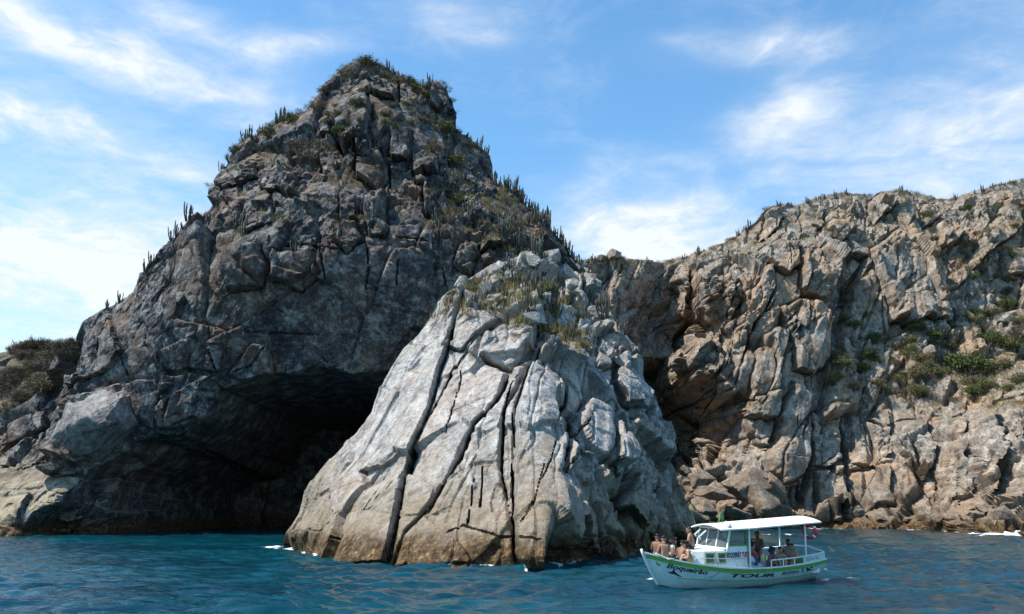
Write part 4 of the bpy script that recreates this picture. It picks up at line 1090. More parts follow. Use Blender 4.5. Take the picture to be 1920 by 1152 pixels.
def scatter(poly, n, kinds, label, group, smin=0.6, smax=1.3, up=0.3, mass=False):
    xs = [q[0] for q in poly]; ys = [q[1] for q in poly]; c = 0; tries = 0
    while c < n and tries < n * 12:
        tries += 1
        px, py = prng.uniform(min(xs), max(xs)), prng.uniform(min(ys), max(ys))
        if poly_sdf(np.array([px]), np.array([py]), poly)[0] < 0: continue
        p, nn = hit(px, py)
        if p is None or nn.z < up: continue
        k = prng.choice(kinds)
        if mass:
            put_scrub(sink(p, 0.15), k, prng.uniform(smin, smax)); c += 1; continue
        put_shrub(sink(p, 0.15), k, label[k] if isinstance(label, dict) else label, group, prng.uniform(smin, smax)); c += 1
W = {'green': 'green', 'olive': 'olive', 'dry': 'dry brown'}
def lab3(t): return {k: t.format(v) for k, v in W.items()}
scatter([(600, 200), (760, 130), (860, 200), (930, 330), (880, 420), (760, 420), (720, 300), (600, 300), (480, 300), (500, 230)], 60, ['green', 'olive', 'dry', 'dry'], lab3('{} shrub between boulders near the headland top'), 'shrubs between the upper boulders', 0.45, 0.95, 0.15)
scatter([(820, 300), (930, 340), (1060, 460), (1000, 480), (880, 440), (800, 380)], 44, ['olive', 'dry', 'dry'], lab3('{} shrub on the cactus slope of the dark headland'), 'shrubs on the cactus slope', 0.5, 0.95, 0.25, True)
scatter([(400, 330), (560, 290), (680, 330), (700, 440), (340, 460)], 34, ['olive', 'dry'], lab3('{} shrub clinging to the left upper face of the dark headland'), 'shrubs on the left upper face', 0.4, 0.85, 0.2, True)
scatter([(855, 520), (960, 500), (1080, 530), (1115, 650), (1100, 690), (1030, 650), (960, 610), (900, 580), (850, 560)], 26, ['olive', 'green', 'dry', 'olive'], lab3('{} shrub in the hollow atop the pale slabbed rock'), 'shrubs on the pale slabbed rock', 0.3, 0.62, 0.2)
scatter([(1640, 640), (1760, 580), (1920, 560), (1920, 760), (1760, 760), (1640, 740), (1560, 720)], 60, ['green', 'olive', 'olive', 'dry', 'green'], lab3('{} shrub on the right slope of the brown cliff'), 'shrubs on the right slope of the cliff', 0.7, 1.6, 0.2)
scatter([(1700, 400), (1920, 350), (1920, 560), (1780, 580)], 34, ['olive', 'dry', 'dry', 'green'], lab3('{} shrub high on the right part of the brown cliff'), 'shrubs high on the right of the cliff', 0.6, 1.2, 0.2)
scatter([(1440, 390), (1700, 362), (1700, 430), (1440, 440)], 30, ['olive', 'dry', 'dry'], lab3('{} shrub on the upper ledges under the rim of the brown cliff'), 'shrubs on the upper ledges of the cliff', 0.5, 1.1, 0.15, True)
scatter([(1560, 560), (1700, 560), (1700, 720), (1560, 760)], 12, ['green', 'olive'], lab3('{} shrub at the foot of the gully in the brown cliff'), 'shrubs at the foot of the gully', 0.7, 1.3, 0.2)
for px in range(1092, 1920, 8):
    p, y = top_of(px + prng.uniform(-5, 5), 300, 520)
    k = prng.choice(['dry', 'olive', 'dry'])
    if p: put_scrub(sink(p, 0.25), k, prng.uniform(0.5, 0.9))
scatter([(-5, 650), (130, 640), (130, 680), (60, 760), (-5, 790)], 60, ['dry', 'dry', 'olive'], lab3('{} shrub on the low hill at the left edge'), 'shrubs on the hill behind', 0.8, 1.6, 0.1)
for px in [20, 40, 62, 80, 96, 110, 126]:
    p, y = top_of(px, 560, 760)
    if p: put_shrub(sink(p, 0.2), 'olive', 'olive shrub on the skyline of the low hill behind', 'shrubs on the skyline of the hill', 1.15)

for (px, py, s, kind) in [(1745, 640, 2.3, 'green'), (1790, 690, 2.0, 'green'), (1818, 704, 2.3, 'green'), (1850, 700, 2.0, 'green'), (1882, 692, 1.8, 'olive'), (1690, 655, 1.5, 'olive'), (1722, 712, 1.6, 'olive'), (1760, 706, 1.5, 'green'), (1900, 655, 1.8, 'green'),
                            (1830, 605, 1.5, 'olive'), (1862, 592, 1.4, 'olive'), (1578, 690, 1.5, 'green'), (1572, 712, 1.3, 'green'), (1650, 735, 1.5, 'olive'), (1684, 745, 1.6, 'dry'), (1730, 745, 1.4, 'green'), (1910, 720, 1.6, 'olive'), (1600, 730, 1.3, 'olive'), (1890, 580, 1.5, 'green'), (1780, 655, 1.4, 'olive')]:
    p, n = hit(px, py)
    if p: put_shrub(sink(p, 0.2), kind, 'large ' + W[kind] + ' shrub on the right slope of the brown cliff', 'large shrubs on the right slope', s)

# --- dry grass, one mass
def build_grass():
    rng = np.random.default_rng(8)
    pts = []
    def region(poly, n, up):
        xs = [q[0] for q in poly]; ys = [q[1] for q in poly]
        for _ in range(n):
            px, py = rng.uniform(min(xs), max(xs)), rng.uniform(min(ys), max(ys))
            if poly_sdf(np.array([px]), np.array([py]), poly)[0] < 0: continue
            p, nn = hit(px, py)
            if p is not None and nn.z > up: pts.append(tuple(p))
    region([(820, 320), (940, 350), (1070, 470), (1000, 490), (880, 450), (820, 400)], 420, 0.35)
    region([(400, 300), (600, 220), (760, 130), (900, 300), (880, 440), (340, 470)], 500, 0.4)
    region([(810, 600), (860, 530), (960, 500), (1100, 540), (1115, 690), (1050, 660), (960, 610), (860, 590)], 380, 0.3)
    region([(1560, 640), (1920, 560), (1920, 770), (1560, 760)], 500, 0.3)
    region([(1440, 385), (1920, 335), (1920, 560), (1780, 560), (1700, 430), (1440, 430)], 800, 0.3)
    region([(1090, 485), (1420, 430), (1420, 460), (1300, 500), (1090, 505)], 400, 0.25)
    P = np.array(pts); n = len(P); B = 42
    base = np.repeat(P, B, 0) + rng.normal(0, 1, (n * B, 3)) * np.array([0.33, 0.33, 0.03])
    a = rng.random(n * B) * 6.28
    d = np.stack([np.cos(a), np.sin(a), 0 * a], 1)
    ln = (0.35 + 0.5 * rng.random((n * B, 1))); bend = rng.random((n * B, 1)) * 0.6
    tip = base + d * ln * bend + np.array([0, 0, 1]) * ln
    w = np.stack([-d[:, 1], d[:, 0], 0 * a], 1) * 0.028
    base[:, 2] -= 0.12
    V = np.stack([base - w, base + w, tip], 1).reshape(-1, 3)
    me = mesh_np('dry_grass', V, np.arange(len(V)).reshape(-1, 3), smooth=False)
    o = link_mesh('dry_grass', me, M['grass_dry'])
    tag(o, 'tufts of dry yellow grass on the ledges and rims of the rocks', 'grass', None, 'stuff')
build_grass()

# extra low scrub too small to count
scatter([(600, 180), (690, 108), (760, 130), (860, 200), (930, 330), (880, 400), (620, 300), (430, 290), (500, 230)], 170, ['olive', 'dry', 'dry', 'green'], '', None, 0.2, 0.5, 0.25, True)
scatter([(855, 525), (960, 490), (1080, 520), (1120, 650), (1100, 690), (1030, 650), (960, 610), (900, 580)], 60, ['olive', 'olive', 'dry'], '', None, 0.15, 0.32, 0.2, True)
scatter([(1440, 390), (1920, 345), (1920, 760), (1640, 760), (1580, 620), (1440, 460)], 150, ['olive', 'dry', 'olive', 'green'], '', None, 0.25, 0.6, 0.3, True)
for px in range(430, 862, 5):
    p, y = top_of(px + prng.uniform(-3, 3), 80, 420)
    if p: put_scrub(sink(p, 0.2), prng.choice(['olive', 'dry', 'dry', 'olive', 'green']), prng.uniform(0.35, 0.8))
for px in range(636, 742, 4):
    p, y = top_of(px, 80, 200)
    q, n = hit(px, y + prng.uniform(4, 26)) if p else (None, None)
    if q: put_scrub(sink(q, 0.2), prng.choice(['olive', 'dry', 'olive']), prng.uniform(0.5, 1.0))
def build_scrub():
    Vs, mi, mats = [], [], []
    for j, (k, lst) in enumerate(SCRUB.items()):
        if lst:
            v = np.concatenate(lst); Vs.append(v); mi.append(np.full(len(v) // 4, j, np.int32))
    V = np.concatenate(Vs); me = mesh_np('low_scrub', V, np.arange(len(V)).reshape(-1, 4), smooth=False)
    for k in SCRUB: me.materials.append(M['leaf_' + k])
    me.polygons.foreach_set('material_index', np.concatenate(mi))
    o = bpy.data.objects.new('low_scrub', me); COL.objects.link(o)
    tag(o, 'low dry scrub scattered over ledges, rims and upper slopes of the rocks', 'scrub', None, 'stuff')
build_scrub()


# ------------------------------------------------------------------ loose boulders
def boulder_mesh(seed, planes=15):
    r = np.random.default_rng(seed)
    bm = bmesh.new(); bmesh.ops.create_icosphere(bm, subdivisions=4, radius=1.0)
    D_ = np.array([v.co[:] for v in bm.verts])
    N_ = r.normal(0, 1, (planes, 3)); N_ /= np.linalg.norm(N_, axis=1, keepdims=True)
    dist = r.uniform(0.55, 0.95, planes)
    dots = D_ @ N_.T
    rad = np.min(np.where(dots > 0.05, dist / np.maximum(dots, 0.05), 9), axis=1)
    rad = np.minimum(rad, 1.25) + 0.035 * fbm(D_ * 2.6, 4, 0.6, seed)
    for v, k in zip(bm.verts, rad): v.co = v.co * float(k)
    for f in bm.faces: f.smooth = True
    me = bpy.data.meshes.new('boulder'); bm.to_mesh(me); bm.free()
    me.set_sharp_from_angle(angle=0.30)
    return me
BOULDERS = [boulder_mesh(500 + k) for k in range(9)]
M['boulder_brown'] = rock_mat('boulder_rock', (0.06, 0.050, 0.042), (0.155, 0.125, 0.097), (0.28, 0.23, 0.175), (0.28, 0.165, 0.095), bleach=0.35, warm_amt=0.45, sc=1.3, bump=1.0)
M['rock_block'] = rock_mat('grey_block_rock', (0.07, 0.07, 0.074), (0.165, 0.16, 0.158), (0.33, 0.315, 0.295), (0.20, 0.13, 0.08), bleach=0.4, warm_amt=0.35, sc=1.0, bump=1.1)
BCOPY = {}
def put_boulder(px, py, size, mat, label, group=None, Y=None, flat=0.7, sinkf=0.35):
    """size in metres; stands where the ray meets the rock, or at depth Y"""
    if Y is None:
        p, n = hit(px, py)
        if p is None: return
    else: p = Vector(at(px, py, Y))
    k = prng.randrange(len(BOULDERS))
    key = (k, mat)
    if key not in BCOPY:
        me = BOULDERS[k].copy(); me.materials.clear(); me.materials.append(M[mat]); BCOPY[key] = me
    o = bpy.data.objects.new('boulder', BCOPY[key]); COL.objects.link(o)
    w = size if isinstance(size, tuple) else (size, size * 0.9, size * flat)
    o.scale = tuple(s * 0.5 for s in w)
    o.location = (p[0], p[1] - w[1] * 0.1, p[2])
    o.rotation_euler = (prng.gauss(0, .25), prng.gauss(0, .25), prng.random() * 6.28)
    return tag(o, label, 'boulder', group)
# rubble at the mouth of the cove, behind the boat
big = [((1330, 925), (9.5, 5, 2.6), 'long reddish boulder slanting across the rubble at the cove mouth'),
       ((1402, 915), (9.5, 7, 6.5), 'largest tan boulder in the rubble at the cove mouth'),
       ((1425, 940), (7.5, 6, 4.5), 'broad tan boulder low on the right of the cove rubble'),
       ((1345, 884), (4.0, 3.5, 2.4), 'orange capped boulder on top of the cove rubble'),
       ((1312, 900), (5.0, 4, 3.2), 'grey brown boulder at the upper left of the cove rubble'),
       ((1420, 908), (4.5, 4, 2.8), 'dark brown boulder leaning on the upper right of the cove rubble'),
       ((1448, 915), (4.5, 4, 6.0), 'upright tan boulder at the right end of the cove rubble'),
       ((1320, 955), (6.0, 5, 3.5), 'dark shaded boulder low at the left of the cove rubble'),
       ((1385, 968), (8.0, 5, 3.2), 'pale grey boulder just above the boat roof in the cove rubble'),
       ((1300, 975), (4.5, 4, 2.6), 'brown boulder just above the boat bow passengers')]
for (px, py), sz, lab in big:
    put_boulder(px, py, sz, 'boulder_brown', lab, None, Y=147 + (960 - py) * 0.09)
for k in range(34):
    px = prng.uniform(1272, 1450); py = prng.uniform(884, 985)
    put_boulder(px, py, prng.uniform(1.2, 3.0), 'boulder_brown', 'small brown boulder wedged in the rubble at the cove mouth', 'small boulders in the cove rubble', Y=148.5 + (960 - py) * 0.10)
# on top of the pale rock
put_boulder(998, 600, (2.6, 2.0, 1.5), 'rock_front', 'dark faced loose block perched on the pale rock beside the shrubs')
put_boulder(868, 532, (1.5, 1.2, 1.1), 'rock_front', 'small pointed boulder at the upper left corner of the pale rock')
for (px, py, s) in [(905, 520, .9), (925, 512, 1.1), (940, 500, 1.2), (918, 535, .8), (1000, 490, 1.6), (1035, 485, 1.9), (1055, 515, 2.0), (985, 510, 1.2), (1070, 535, 1.5), (1090, 565, 1.8), (1108, 590, 1.5), (1125, 570, 1.9), (960, 520, 1.0), (1148, 640, 1.6), (1095, 620, 1.3), (1170, 680, 1.5), (1020, 520, 1.0)]:
    put_boulder(px, py, (s, s * .9, s * prng.uniform(.8, 1.5)), 'rock_front', 'pale loose boulder among the cacti on top of the slabbed rock', 'loose boulders on top of the pale rock')
# on the left ledge
put_boulder(97, 879, (3.4, 2.6, 1.9), 'rock_main', 'grey boulder with a dark underside on the tan ledge at the left')
put_boulder(125, 886, (2.2, 2.0, 1.5), 'rock_main', 'pale rounded boulder beside the dark based boulder on the left ledge')
put_boulder(112, 893, (1.6, 1.4, .7), 'rock_main', 'small flat stone between the boulders on the left ledge')
# foot of the cliff and its slope
for (px, py, s) in [(1850, 955, 3.2), (1875, 965, 3.6), (1895, 950, 3.0), (1835, 968, 2.4), (1610, 965, 2.6), (1650, 972, 2.2), (1570, 972, 2.4), (1700, 975, 2.0), (1760, 975, 2.3)]:
    put_boulder(px, py, s, 'boulder_brown', 'brown boulder on the wave-washed apron at the foot of the cliff', 'boulders at the foot of the cliff')
for (px, py, s) in [(1785, 728, 2.2), (1900, 740, 3.5), (1890, 600, 3.6), (1740, 660, 3.4), (1700, 700, 2.4), (1855, 690, 2.6)]:
    put_boulder(px, py, s, 'rock_cliff', 'grey boulder half buried among shrubs on the right slope', 'boulders on the shrubby slope')
for (px, py, s) in [(1150, 478, 4.0), (1190, 486, 2.5), (1170, 490, 2.2), (1130, 484, 2.4)]:
    put_boulder(px, py, s, 'rock_cliff', 'rim boulder on the saddle between headland and cliff', 'boulders on the saddle rim')

def leaning_block():
    """the great tilted block left of the cave, sun on its sloping top"""
    front = [(123, 757, 112.0), (118, 800, 111.6), (97, 820, 112.2), (92, 868, 113.8), (150, 890, 115.5), (180, 870, 115.6), (210, 830, 114.6), (246, 790, 114.2), (241, 745, 115.2), (232, 716, 117),
             (160, 780, 108.6), (190, 796, 109.0), (230, 742, 113.4), (150, 840, 112.4), (185, 838, 113.0)]
    pts = [at(*q) for q in front]
    pts += [q + np.array([1.5, 9.0, 1.0]) for q in pts[:10]]
    c = sum(pts) / len(pts)
    bm = bmesh.new()
    for q in pts: bm.verts.new(q - c)
    bmesh.ops.convex_hull(bm, input=bm.verts[:])
    bmesh.ops.delete(bm, geom=[v for v in bm.verts if not v.link_faces], context='VERTS')
    bmesh.ops.triangulate(bm, faces=bm.faces[:])
    for _ in range(4): bmesh.ops.subdivide_edges(bm, edges=bm.edges[:], cuts=1, use_grid_fill=True)
    bm.normal_update()
    co = np.array([v.co[:] for v in bm.verts]); no = np.array([v.normal[:] for v in bm.verts])
    hh, _ = cells(co, (2.6, 2.6, 3.4), axes(20, 8), 77, 0.16, 0.22, 0.15, 0.05)
    h2 = 0.13 * fbm(co * 0.9, 4, 0.6, 9)
    for v, k, n in zip(bm.verts, hh + h2, no): v.co = v.co + Vector(n) * float(k)
    for f in bm.faces: f.smooth = True
    me = bpy.data.meshes.new('boulder'); bm.to_mesh(me); bm.free()
    o = link_mesh('boulder', me, M['rock_block']); o.location = c
    tag(o, 'huge tilted rock block with a sunlit top at the left of the cave', 'boulder')
leaning_block()

# ------------------------------------------------------------------ tour boat
M['boat_white'] = paint('boat_white_paint', (0.78, 0.80, 0.79), 0.42, 0.05, 3.0, grime=(0.50, 0.49, 0.44))
M['boat_hull'] = paint('hull_white_paint', (0.52, 0.66, 0.64), 0.40, 0.10, 2.0, grime=(0.34, 0.37, 0.33))
M['boat_green'] = paint('boat_green_paint', (0.15, 0.38, 0.05), 0.45, 0.14, 3.0, grime=(0.10, 0.22, 0.06))
M['boat_frame_green'] = paint('window_green_paint', (0.10, 0.30, 0.10), 0.5, 0.12, 4.0)
M['boat_dark'] = paint('antifouling', (0.02, 0.03, 0.07), 0.6, 0.2, 3.0)
M['canvas'] = paint('canopy_cloth', (0.80, 0.78, 0.71), 0.8, 0.06, 1.2, grime=(0.62, 0.57, 0.44))
M['deck'] = paint('deck_paint', (0.58, 0.60, 0.58), 0.6, 0.12, 2.0, grime=(0.34, 0.32, 0.28))
M['ink'] = paint('lettering_black', (0.018, 0.020, 0.035), 0.5, 0.1)
M['ink_red'] = paint('lettering_red', (0.55, 0.04, 0.06), 0.5, 0.1)
M['ink_blue'] = paint('lettering_blue', (0.03, 0.16, 0.38), 0.5, 0.1)
M['ink_grey'] = paint('faded_marks', (0.33, 0.38, 0.38), 0.6, 0.1)
M['steel'] = paint('galvanised_tube', (0.55, 0.57, 0.57), 0.4, 0.1, 5.0, metallic=0.3)
M['olive_frame'] = paint('olive_window_frame', (0.36, 0.42, 0.30), 0.5, 0.1)
M['olive_pane'] = paint('olive_window_pane', (0.13, 0.16, 0.10), 0.25, 0.3, 5.0)
def glass_mat():
    m, nb, p, o = new_mat('cabin_glass')
    n = nb.noise(nb.node('ShaderNodeTexCoord').outputs['Object'], 2.0, 4, 0.6)
    nb.put(p.inputs['Base Color'], nb.mix(n, (0.55, 0.66, 0.66), (0.70, 0.78, 0.78)))
    p.inputs['Roughness'].default_value = 0.04
    p.inputs['Transmission Weight'].default_value = 0.85
    p.inputs['IOR'].default_value = 1.12
    return m
M['glass'] = glass_mat()

PHI = R(28.0)
BOAT_POS = Vector((13.95, 41.7, 0.10))
boat = empty('tour_boat', BOAT_POS)
boat.rotation_euler = (R(-2.5), R(0.6), math.pi + PHI)
tag(boat, 'small white and green wooden tour boat with a cabin and canopy, carrying passengers', 'boat')
bpy.context.view_layer.update()
BM = boat.rotation_euler.to_matrix().to_4x4(); BM.translation = BOAT_POS
BMI = BM.inverted()
LB = 9.6
_xs = np.array([0, 0.8, 1.8, 3.0, 4.2, 5.4, 6.4, 7.3, 8.1, 8.7, 9.2, 9.6])
_b = np.array([.98, 1.14, 1.28, 1.37, 1.40, 1.37, 1.27, 1.08, 0.80, 0.52, 0.26, 0.03])
_s = np.array([.96, .88, .82, .77, .75, .78, .85, .96, 1.10, 1.23, 1.36, 1.47])
_k = np.array([-.02, -.16, -.34, -.45, -.5, -.5, -.48, -.44, -.36, -.10, 0.62, 1.40])
def ci(x, t):
    """smooth interpolation of a station table"""
    return float(np.interp(x, FX, SPL[id(t)]))
FX = np.linspace(0, LB, 241)
SPL = {}
for t in (_b, _s, _k):
    y = np.interp(FX, _xs, t)
    ker = np.hanning(25); ker /= ker.sum()
    yp = np.pad(y, 12, mode='reflect', reflect_type='odd')
    SPL[id(t)] = np.convolve(yp, ker, 'valid')
hb = lambda x: max(0.02, ci(x, _b)); hs = lambda x: ci(x, _s); hk = lambda x: min(ci(x, _k), hs(x) - 0.05)
def sec(x, t):
    return hb(x) * math.sin(t * math.pi / 2) ** 0.75, hk(x) + (hs(x) - hk(x)) * t ** 1.2
def hull_y(x, z):
    t = min(1.0, max(0.0, (z - hk(x)) / (hs(x) - hk(x)))) ** (1 / 1.2)
    return hb(x) * math.sin(t * math.pi / 2) ** 0.75

def part(name, V, Q, mat, parent, smooth=False):
    return link_mesh(name, pydata(name, V, Q, smooth), mat, parent)
def box(V, Q, x0, x1, y0, y1, z0, z1):
    o = len(V)
    V += [(x0, y0, z0), (x1, y0, z0), (x1, y1, z0), (x0, y1, z0), (x0, y0, z1), (x1, y0, z1), (x1, y1, z1), (x0, y1, z1)]
    Q += [(o, o + 3, o + 2, o + 1), (o + 4, o + 5, o + 6, o + 7), (o, o + 1, o + 5, o + 4), (o + 1, o + 2, o + 6, o + 5), (o + 2, o + 3, o + 7, o + 6), (o + 3, o, o + 4, o + 7)]
def bars(name, segs, r, mat, parent, n=6):
    V, Q = [], []
    for s in segs: tube(V, Q, [tuple(map(float, p)) for p in s], [r] * len(s), n)
    return part(name, V, Q, mat, parent, True)
def bevel_box(name, dims, mat, parent, w=0.02):
    V, Q = [], []; box(V, Q, *dims)
    o = part(name, V, Q, mat, parent)
    md = o.modifiers.new('edge', 'BEVEL'); md.width = w; md.segments = 2
    return o

# hull shell with thickness
def build_hull():
    NX, NT = 72, 15
    xs = [LB * (1 - (1 - k / (NX - 1)) ** 1.15) for k in range(NX)]
    V, Q = [], []
    rows = []
    for x in xs:
        row = []
        for j in range(-NT, NT + 1):
            y, z = sec(x, abs(j) / NT)
            V.append((x, math.copysign(y, j) if j else 0.0, z)); row.append(len(V) - 1)
        rows.append(row)
    for i in range(NX - 1):
        for j in range(2 * NT): Q.append((rows[i][j], rows[i][j + 1], rows[i + 1][j + 1], rows[i + 1][j]))
    hull = part('hull', V, Q, M['boat_hull'], boat, True)
    md = hull.modifiers.new('planking', 'SOLIDIFY'); md.thickness = 0.045; md.offset = -1
    def band(name, z0f, z1f, x0, x1, off, mat, n=70, both=True):
        V, Q = [], []
        for s in ((1, -1) if both else (1,)):
            o = len(V)
            for k in range(n):
                x = x0 + (x1 - x0) * k / (n - 1)
                za, zb = z0f(x), z1f(x)
                for z, e in ((za, 0.0), (za, off), (zb, off), (zb, 0.0)):
                    V.append((x, s * (hull_y(x, z) + e - 0.004), z))
            for k in range(n - 1):
                for j in range(3):
                    q = (o + k * 4 + j, o + (k + 1) * 4 + j, o + (k + 1) * 4 + j + 1, o + k * 4 + j + 1)
                    Q.append(q if s > 0 else q[::-1])
        return part(name, V, Q, mat, hull, False)
    band('sheer_stripe', lambda x: hs(x) - 0.19, lambda x: hs(x) - 0.035, 0.02, 9.50, 0.028, M['boat_green'])
    band('gunwale', lambda x: hs(x) - 0.03, lambda x: hs(x) + 0.035, 0.0, 9.58, 0.055, M['boat_white'])
    band('rubbing_strake', lambda x: 0.24 + 0.018 * (x - 4) ** 2 * 0.6 - 0.012, lambda x: 0.24 + 0.018 * (x - 4) ** 2 * 0.6 + 0.012, 0.6, 8.3, 0.022, M['boat_green'])
    band('antifouling_band', lambda x: hk(x) + 0.01, lambda x: max(hk(x) + 0.02, 0.09), 0.05, 8.4, 0.006, M['boat_dark'], 60)
    # transom and stem
    V, Q = [], []
    ring = [(0.0, math.copysign(sec(0, abs(j) / 12)[0], j) if j else 0.0, sec(0, abs(j) / 12)[1]) for j in range(-12, 13)]
    V += [(-0.02, y, z) for x, y, z in ring] + [(0.03, y, z) for x, y, z in ring]
    n = len(ring)
    Q.append(tuple(range(n))); Q.append(tuple(range(2 * n - 1, n - 1, -1)))
    for j in range(n): Q.append((j, n + j, n + (j + 1) % n, (j + 1) % n))
    part('transom', V, Q, M['boat_green'], boat)
    pts = [(x, 0, hk(x)) for x in np.linspace(7.6, 9.6, 12)] + [(9.66, 0, 1.60)]
    bars('stem_post', [[(p[0] + 0.03, 0, p[2]) for p in pts]], 0.055, M['boat_white'], boat)
    bars('keel', [[(x, 0, hk(x) - 0.05) for x in np.linspace(0.05, 7.6, 16)]], 0.06, M['boat_dark'], boat)
    # deck
    V, Q = [], []
    dx = np.linspace(0.04, 9.3, 60)
    for x in dx:
        z = hs(x) - (0.10 if x > 7.0 else 0.10 + 0.25 * min(1, (7.0 - x) / 0.8) if x > 6.2 else 0.35)
        y = max(0.03, hull_y(x, z) - 0.03)
        V += [(x, -y, z), (x, 0, z + 0.03), (x, y, z)]
    for k in range(len(dx) - 1):
        for j in range(2): Q.append((k * 3 + j, (k + 1) * 3 + j, (k + 1) * 3 + j + 1, k * 3 + j + 1))
    part('deck', V, Q, M['deck'], boat, True)
    return hull
hull = build_hull()
def deck_z(x): return hs(x) - (0.07 if x > 7.0 else 0.32 if x < 6.2 else 0.2)

# trunk cabin forward of the wheelhouse
def loft(name, plan0, z0, plan1, z1, mat, parent, camber=0.05):
    """box with a plan outline below and another above"""
    n = len(plan0)
    V = [(x, y, z0) for x, y in plan0] + [(x, y, z1) for x, y in plan1] + [(sum(p[0] for p in plan1) / n, 0, z1 + camber)]
    Q = [(j, (j + 1) % n, n + (j + 1) % n, n + j) for j in range(n)] + [(n + j, n + (j + 1) % n, 2 * n) for j in range(n)]
    o = part(name, V, Q, mat, parent)
    md = o.modifiers.new('edge', 'BEVEL'); md.width = 0.03; md.segments = 2; md.limit_method = 'ANGLE'
    return o
trunk_plan = [(4.75, 1.02), (4.75, -1.02), (6.2, -0.98), (7.1, -0.82), (7.62, -0.55), (7.62, 0.55), (7.1, 0.82), (6.2, 0.98)]
trunk_top = [(4.75, 0.97), (4.75, -0.97), (6.15, -0.93), (6.98, -0.76), (7.42, -0.5), (7.42, 0.5), (6.98, 0.76), (6.15, 0.93)]
trunk = loft('trunk_cabin', trunk_plan, 0.45, trunk_top, 1.50, M['boat_white'], boat)
for x in (6.20, 6.76):
    y = float(np.interp(x, [4.75, 6.2, 7.1], [1.0, 0.955, 0.79])) + 0.005
    dy = -0.055 if x > 6.3 else -0.02
    fr = empty('window_frame', (x, y, 1.20), 0, trunk)
    fr.rotation_euler = (0, 0, math.atan2(-0.17 if x > 6.3 else -0.03, 1.0))
    for a in ((-.24, -.17, -.17, .17), (.17, .24, -.17, .17), (-.24, .24, .17, .235), (-.24, .24, -.235, -.17)):
        bevel_box('frame_bar', (a[0], a[1], -0.03, 0.035, a[2], a[3]), M['olive_frame'], fr, 0.008)
    bevel_box('pane', (-.168, .168, 0.004, 0.016, -.168, .168), M['olive_pane'], fr, 0.002)
bevel_box('fore_hatch', (7.35, 7.80, -0.1, 0.62, 0.98, 1.22), M['boat_white'], boat, 0.03)
# wheelhouse
wh = empty('wheelhouse', (0, 0, 0), 0, boat)
for s in (1, -1):
    V, Q = [], []
    yy = s * 1.00
    prof = [(4.75, 1.40), (5.92, 1.40), (5.88, 1.68), (4.75, 1.68)]
    V = [(x, yy, z) for x, z in prof] + [(x, yy - s * 0.05, z) for x, z in prof]
    Q = [(0, 1, 2, 3), (7, 6, 5, 4)] + [(j, 4 + j, 4 + (j + 1) % 4, (j + 1) % 4) for j in range(4)]
    part('side_panel', V, Q, M['boat_white'], wh)
    # lower wall below the trunk roof line stays part of the trunk; green window frame above
    pts = [(4.83, 1.70), (5.80, 1.70), (5.62, 2.34), (4.83, 2.34)]
    segs = [[(pts[j][0], yy - s * 0.02, pts[j][1]), (pts[(j + 1) % 4][0], yy - s * 0.02, pts[(j + 1) % 4][1])] for j in range(4)]
    f = bars('window_frame', segs, 0.055, M['boat_frame_green'], wh, 4)
    V = [(x, yy - s * 0.025, z) for x, z in pts] + [(x, yy - s * 0.035, z) for x, z in pts]
    Q = [(0, 1, 2, 3), (7, 6, 5, 4)] + [(j, 4 + j, 4 + (j + 1) % 4, (j + 1) % 4) for j in range(4)]
    part('pane', V, Q, M['glass'], wh)
    bars('corner_post', [[(5.93, s * 0.98, 1.45), (5.66, s * 0.98, 2.42)]], 0.05, M['boat_white'], wh, 4)
    bars('corner_post', [[(4.76, s * 0.98, 1.40), (4.76, s * 0.98, 2.46)]], 0.05, M['boat_frame_green'], wh, 4)
ys_ = [-0.95, -0.34, 0.30, 0.95]
for y in ys_[1:3]:
    bars('windscreen_bar', [[(5.96, y, 1.50), (5.70, y, 2.42)]], 0.032, M['boat_white'], wh, 4)
bars('windscreen_sill', [[(5.97, -0.98, 1.56), (5.97, 0.98, 1.56)]], 0.06, M['boat_white'], wh, 4)
bars('windscreen_head', [[(5.69, -0.98, 2.38), (5.69, 0.98, 2.38)]], 0.05, M['boat_white'], wh, 4)
for k in range(3):
    y0, y1 = ys_[k] + 0.035, ys_[k + 1] - 0.035
    pts = [(5.945, y0, 1.60), (5.945, y1, 1.60), (5.72, y1, 2.33), (5.72, y0, 2.33)]
    V = pts + [(x - 0.012, y, z) for x, y, z in pts]
    Q = [(0, 1, 2, 3), (7, 6, 5, 4)] + [(j, 4 + j, 4 + (j + 1) % 4, (j + 1) % 4) for j in range(4)]
    part('windscreen_pane', V, Q, M['glass'], wh)
bars('windscreen_grab_rail', [[(6.04, -0.85, 1.98), (6.12, -0.85, 2.05), (6.06, -0.50, 2.30)], [(6.06, -0.55, 1.90), (6.16, -0.52, 1.97), (6.10, -0.10, 2.26)]], 0.04, M['boat_white'], wh)
bevel_box('dashboard', (5.45, 5.86, -0.9, 0.9, 1.42, 1.62), M['boat_dark'], wh, 0.02)
bars('steering_wheel', [[(5.36, 0.28 * math.cos(a), 1.66 + 0.28 * math.sin(a)) for a in np.linspace(0, 6.2832, 17)]], 0.018, M['boat_dark'], wh, 5)

